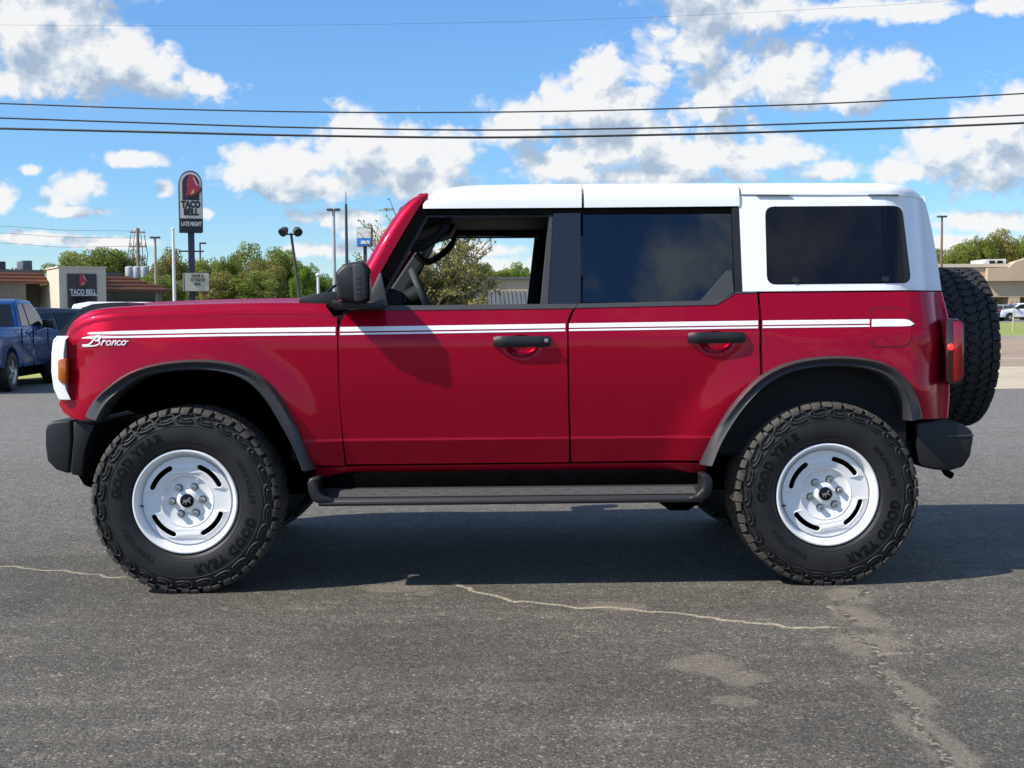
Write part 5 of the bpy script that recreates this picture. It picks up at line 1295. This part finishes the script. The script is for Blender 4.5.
# ---- trees
def leaf_mat(name, c1, c2, c3):
    m = bpy.data.materials.new(name); m.use_nodes = True; nt = m.node_tree; b = nt.nodes['Principled BSDF']
    tc = nt.nodes.new('ShaderNodeTexCoord'); n = nt.nodes.new('ShaderNodeTexNoise'); n.inputs['Scale'].default_value = .55; n.inputs['Detail'].default_value = 5; n.inputs['Roughness'].default_value = .7
    oi = nt.nodes.new('ShaderNodeObjectInfo'); ad = nt.nodes.new('ShaderNodeVectorMath'); ad.operation = 'ADD'
    nt.links.new(tc.outputs['Object'], ad.inputs[0]); nt.links.new(oi.outputs['Location'], ad.inputs[1]); nt.links.new(ad.outputs[0], n.inputs['Vector'])
    r = nt.nodes.new('ShaderNodeValToRGB'); nt.links.new(n.outputs['Fac'], r.inputs[0]); e = r.color_ramp.elements
    e[0].position = .34; e[0].color = (*c1, 1); e[1].position = .68; e[1].color = (*c3, 1); q = e.new(.5); q.color = (*c2, 1)
    nt.links.new(r.outputs[0], b.inputs['Base Color']); b.inputs['Roughness'].default_value = .7; b.inputs['Specular IOR Level'].default_value = .25
    tl = nt.nodes.new('ShaderNodeBsdfTranslucent'); nt.links.new(r.outputs[0], tl.inputs[0]); mx = nt.nodes.new('ShaderNodeMixShader'); mx.inputs[0].default_value = .42
    out = [q for q in nt.nodes if q.type == 'OUTPUT_MATERIAL'][0]; nt.links.new(b.outputs[0], mx.inputs[1]); nt.links.new(tl.outputs[0], mx.inputs[2]); nt.links.new(mx.outputs[0], out.inputs[0])
    return m
LM = [leaf_mat('leaf_green', (.13,.17,.03), (.21,.25,.05), (.33,.36,.09)), leaf_mat('leaf_olive', (.16,.17,.04), (.25,.24,.065), (.40,.32,.12)), leaf_mat('leaf_bright', (.10,.18,.018), (.19,.29,.04), (.30,.38,.07))]
M['bark'] = mat('bark', (.13,.10,.075), .9, var=.3, vscale=4)
def crown_mesh(seed, n=19000, leaf=.026, tall=1.0):   # unit crown: radius 1, centre at origin
    rg = np.random.default_rng(seed); ncl = 56
    C_ = rg.normal(size=(ncl, 3)); C_ /= np.linalg.norm(C_, axis=1)[:, None]; C_ *= (rg.uniform(.2, .76, ncl)**.6)[:, None]
    C_[:, 2] *= tall; C_[:, 2] = np.where(C_[:, 2] < -.55, C_[:, 2]*.6, C_[:, 2]); rad = rg.uniform(.14, .34, ncl)
    w = rad**2; idx = rg.choice(ncl, n, p=w/w.sum())
    d = rg.normal(size=(n, 3)); d /= np.linalg.norm(d, axis=1)[:, None]; rr_ = rad[idx]*rg.uniform(.35, 1.12, n)**.5
    p = C_[idx]+d*rr_[:, None]*np.array([1,1,.8])
    nrm_ = d*.6+rg.normal(size=(n, 3))*.6+np.array([0,0,.35]); nrm_ /= np.linalg.norm(nrm_, axis=1)[:, None]
    a = np.cross(nrm_, rg.normal(size=(n, 3))); a /= np.linalg.norm(a, axis=1)[:, None]; b = np.cross(nrm_, a)
    s = leaf*rg.uniform(.6, 1.5, n)[:, None]
    v = np.stack([p-a*s, p-b*s*.7, p+a*s, p+b*s*.7], 1).reshape(-1, 3)
    me = bpy.data.meshes.new('crown'); me.from_pydata(v.tolist(), [], np.arange(4*n).reshape(-1, 4).tolist()); return me
def trunk_mesh(seed):
    rd = random.Random(seed); mb = MB(); mb.tube([(0,0,-2.4),(.02,.01,-1.2),(-.01,.02,-.5),(.03,0,.1)], [.085,.07,.055,.03], 8)
    for i in range(8):
        a = rd.uniform(0, 6.3); z = rd.uniform(-1.0, -.1); l = rd.uniform(.5, .85); mb.tube([(0,0,z),(math.cos(a)*l*.5, math.sin(a)*l*.5, z+.3),(math.cos(a)*l, math.sin(a)*l, z+.55+rd.uniform(0,.3))], [.035,.02,.008], 5)
    me_o = mb.build('trunk', M['bark']); me = me_o.data; bpy.data.objects.remove(me_o); return me
CR = [[None]*3 for _ in range(4)]
for i in range(4):
    me = crown_mesh(10+i, tall=(1.0, 1.15, .9, 1.3)[i])
    for j in range(3):
        c_ = me if j == 0 else me.copy(); c_.materials.clear(); c_.materials.append(LM[j]); CR[i][j] = c_
TRM = [trunk_mesh(3), trunk_mesh(8)]; [t.materials.append(M['bark']) or None for t in TRM if not t.materials]
ti = [0]
def tree(px, top, Y, wpx, hpx, v, mi, label, group):
    k = sc_at(Y); t = P(px, top-5, Y); rw = wpx*k/2*1.25; rh = hpx*k/2*1.12; cz = t.z-rh*1.02
    root = thing('tree', label, 'tree', (t.x, Y, terrain(Y)), 0, group); ti[0] += 1
    c_ = bpy.data.objects.new('crown', CR[v][mi]); COL.objects.link(c_); c_.parent = root; c_.location = (0, 0, cz-terrain(Y)); c_.scale = (rw*.95, rw*.95, rh/(1.05*(1.0, 1.15, .9, 1.3)[v])); c_.rotation_euler = (0, 0, ti[0]*1.7)
    tr_ = bpy.data.objects.new('trunk', TRM[ti[0] % 2]); COL.objects.link(tr_); tr_.parent = root; hh = cz-terrain(Y); tr_.location = (0, 0, hh); tr_.scale = (rw*.8, rw*.8, max(.1, hh/2.4)); tr_.rotation_euler = (0, 0, ti[0])
LT = [(72,252,112,56,60,0,0,'left part of the wood, rounded green crown rising just behind the restaurant tower'),(97,241,118,58,75,1,0,'tallest green crown between the restaurant tower and the utility pole'),(122,247,122,44,60,2,0,'green crown directly left of the utility pole'),
 (148,258,116,40,70,3,1,'olive crown between the utility pole and the tan light pole'),(169,247,120,44,75,0,1,'olive rounded crown behind the white flagpole'),(188,256,124,40,60,1,0,'green crown behind the sign column'),
 (206,255,112,40,60,2,0,'green crown just right of the reader board'),(226,244,110,34,84,3,0,'tall narrow green crown left of the wood centre'),(243,241,116,44,80,0,0,'loose green crown with sky gaps in the middle of the row'),
 (262,254,108,40,64,1,1,'yellowish green crown in the middle of the row'),(276,242,118,46,80,2,0,'broad high crown left of the leaning floodlight pole'),(290,250,122,36,64,0,2,'bright green crown behind the leaning floodlight pole'),
 (304,255,112,26,60,3,2,'slender bright green crown right of the leaning floodlight pole'),(318,272,126,36,40,1,2,'low bright green crown right of the slender tree'),(340,275,128,40,36,2,2,'low green crown behind the door mirror'),
 (215,270,104,50,46,2,1,'low bushy tree below the wood, right of the sign column'),(252,272,103,54,46,0,0,'low bushy tree at the foot of the row centre'),(160,272,104,44,46,1,0,'low bushy tree at the foot of the light pole')]
for a in LT: tree(*a[:7], a[7], 'trees behind the restaurant')
RT = [(940,250,150,40,50,0,0,'green crown peeping out behind the spare tyre lamp pole'),(958,240,146,36,60,1,0,'green crown above the store roof nearest the SUV'),(973,236,152,36,64,2,0,'dense green crown above the store roof, second from the SUV'),
 (985,226,148,30,70,3,0,'tallest pointed crown above the store roof'),(1001,229,150,44,66,0,1,'broad brownish crown above the store roof unit'),(1022,231,154,44,66,1,2,'green crown at the right edge above the store'),(1050,234,152,44,60,2,0,'crown beyond the right edge above the store')]
for a in RT: tree(*a[:7], a[7], 'trees behind the tan store')
WT = [(520,264,96,22,34,0,2,'round bright green tree above the shop roof seen through the window'),(478,264,84,36,26,2,0,'low green tree above the shop roof beside the twiggy tree'),(500,274,140,30,12,1,0,'faint far tree low above the shop roof left of the round one'),(545,272,100,40,30,1,0,'green tree above the shop hidden by the window pillar')]
for a in WT: tree(*a[:7], a[7], 'trees beyond the shop')
# distant wood closing the horizon
rg = np.random.default_rng(77)
def far_wood():
    n = 46000; X = rg.uniform(-420, 460, n); Y = rg.uniform(230, 262, n); hmax = 7.0+2.0*np.sin(X*.05)+1.5*np.sin(X*.13+1)+1.2*np.sin(X*.31); Z = .8+rg.uniform(0, 1, n)**.8*hmax
    p = np.stack([X, Y, Z], 1); nr = rg.normal(size=(n, 3)); nr /= np.linalg.norm(nr, axis=1)[:, None]; a = np.cross(nr, rg.normal(size=(n, 3))); a /= np.linalg.norm(a, axis=1)[:, None]; b = np.cross(nr, a); s = rg.uniform(.4, .9, n)[:, None]
    v = np.stack([p-a*s, p-b*s, p+a*s, p+b*s], 1).reshape(-1, 3); me = bpy.data.meshes.new('far_wood'); me.from_pydata(v.tolist(), [], np.arange(4*n).reshape(-1, 4).tolist())
    o = link('far_wood', me, LM[0]); tag(o, 'low distant wood along the horizon', 'wood', kind='stuff')
far_wood()
# twiggy half-bare tree seen through the window
Yt2 = 17; gx = P(428, 300, Yt2)
root = thing('tree', 'half-bare twiggy tree with arching brown and green shoots seen through the open window', 'tree', (gx.x, Yt2, 0), 0)
rd = random.Random(12); mb = MB(); lv = []; k = sc_at(Yt2)
mb.tube([(0,0,0),(.03,0,.7),(0,.02,1.3)], [.09,.075,.06], 8)
tb_ = MB()
zc = P(428, 300, Yt2).z
for i in range(150):
    a = rd.uniform(0, 2*math.pi); z0 = rd.uniform(.8, 1.5); up_ = rd.uniform(.15, 1.0); l = rd.uniform(.9, 1.75)*(1.25-.35*up_); droop = rd.uniform(.15, .6)
    pts = []
    for q in range(9):
        t = q/8; r = l*t*(1-.25*up_); z = z0+(2.6*up_*t*.9+.10*t)-droop*t*t*.9
        pts.append(Vector((math.cos(a+.25*t)*r, math.sin(a+.25*t)*r, z+rd.uniform(-.02,.02))))
    tb_.tube(pts, [.018*(1-.85*q/8)+.003 for q in range(9)], 4, cap=False)
    for q in range(1, 8):
        for s_ in range(2):
            d = Vector((rd.uniform(-1,1), rd.uniform(-1,1), rd.uniform(-.1,.9)))*rd.uniform(.15,.40); e_ = pts[q]+d
            tb_.tube([pts[q], pts[q]+d*.5+Vector((0,0,.02)), e_], [.006,.004,.002], 3, cap=False)
            if rd.random() < .9:
                for w_ in range(rd.randint(8, 18)): lv.append((pts[q]+d*rd.uniform(.2,1.05)+Vector((rd.gauss(0,.03),rd.gauss(0,.03),rd.gauss(0,.03))), rd.random()))
    for q in range(3): lv.append((pts[-1-q]+Vector((rd.gauss(0,.03),0,rd.gauss(0,.03))), rd.random()))
mb.build('trunk', M['bark'], root); tb_.build('branch_spray', mat('twig_bark', (.19,.14,.09), .9, var=.3, vscale=5), root, recalc=False)
lm = MB(); lmi = [LM[1], leaf_mat('leaf_rust', (.30,.20,.06), (.50,.37,.13), (.62,.50,.24)), LM[2]]
for p, u in lv:
    s_ = rd.uniform(.020, .042); a_ = Vector((rd.gauss(0,1), rd.gauss(0,1), rd.gauss(0,1))).normalized()*s_; b_ = a_.orthogonal().normalized()*s_*.6
    zone = 1 if (u < .72 - .2*(p.x > .4)) else (0 if u < .8 else 2)
    lm.add([p-a_, p-b_, p+a_, p+b_], [(0,1,2,3)], mi=zone)
lm.build('crown', lmi, root, recalc=False)
# staked sapling on the grass bank
Yp = 62; b = P(1013, 334, Yp); root = thing('sapling', 'young bare sapling with pale trunk on the grass bank at the right', 'tree', (b.x, Yp, terrain(Yp)), 0)
mb = MB(); h_ = P(1013, 305, Yp).z-terrain(Yp); mb.tube([(0,0,0),(.02,0,h_*.7),(.05,0,h_)], [.06,.05,.03], 8)
mb.build('trunk', mat('pale_bark', (.42,.36,.26), .9), root)
mb = MB()
for (dx, dz, dy) in ((-1.0,-.15,.1),(-.6,.2,0),(.25,.5,.2),(-.2,.45,-.2),(.4,.2,0),(-1.5,.1,.1)): mb.tube([(.04,0,h_*.9),(.04+dx*.5,dy*.5,h_*.9+dz*.3),(.04+dx,dy,h_*.9+dz)], [.03,.02,.008], 5)
mb.build('branch_spray', M['bark'], root)
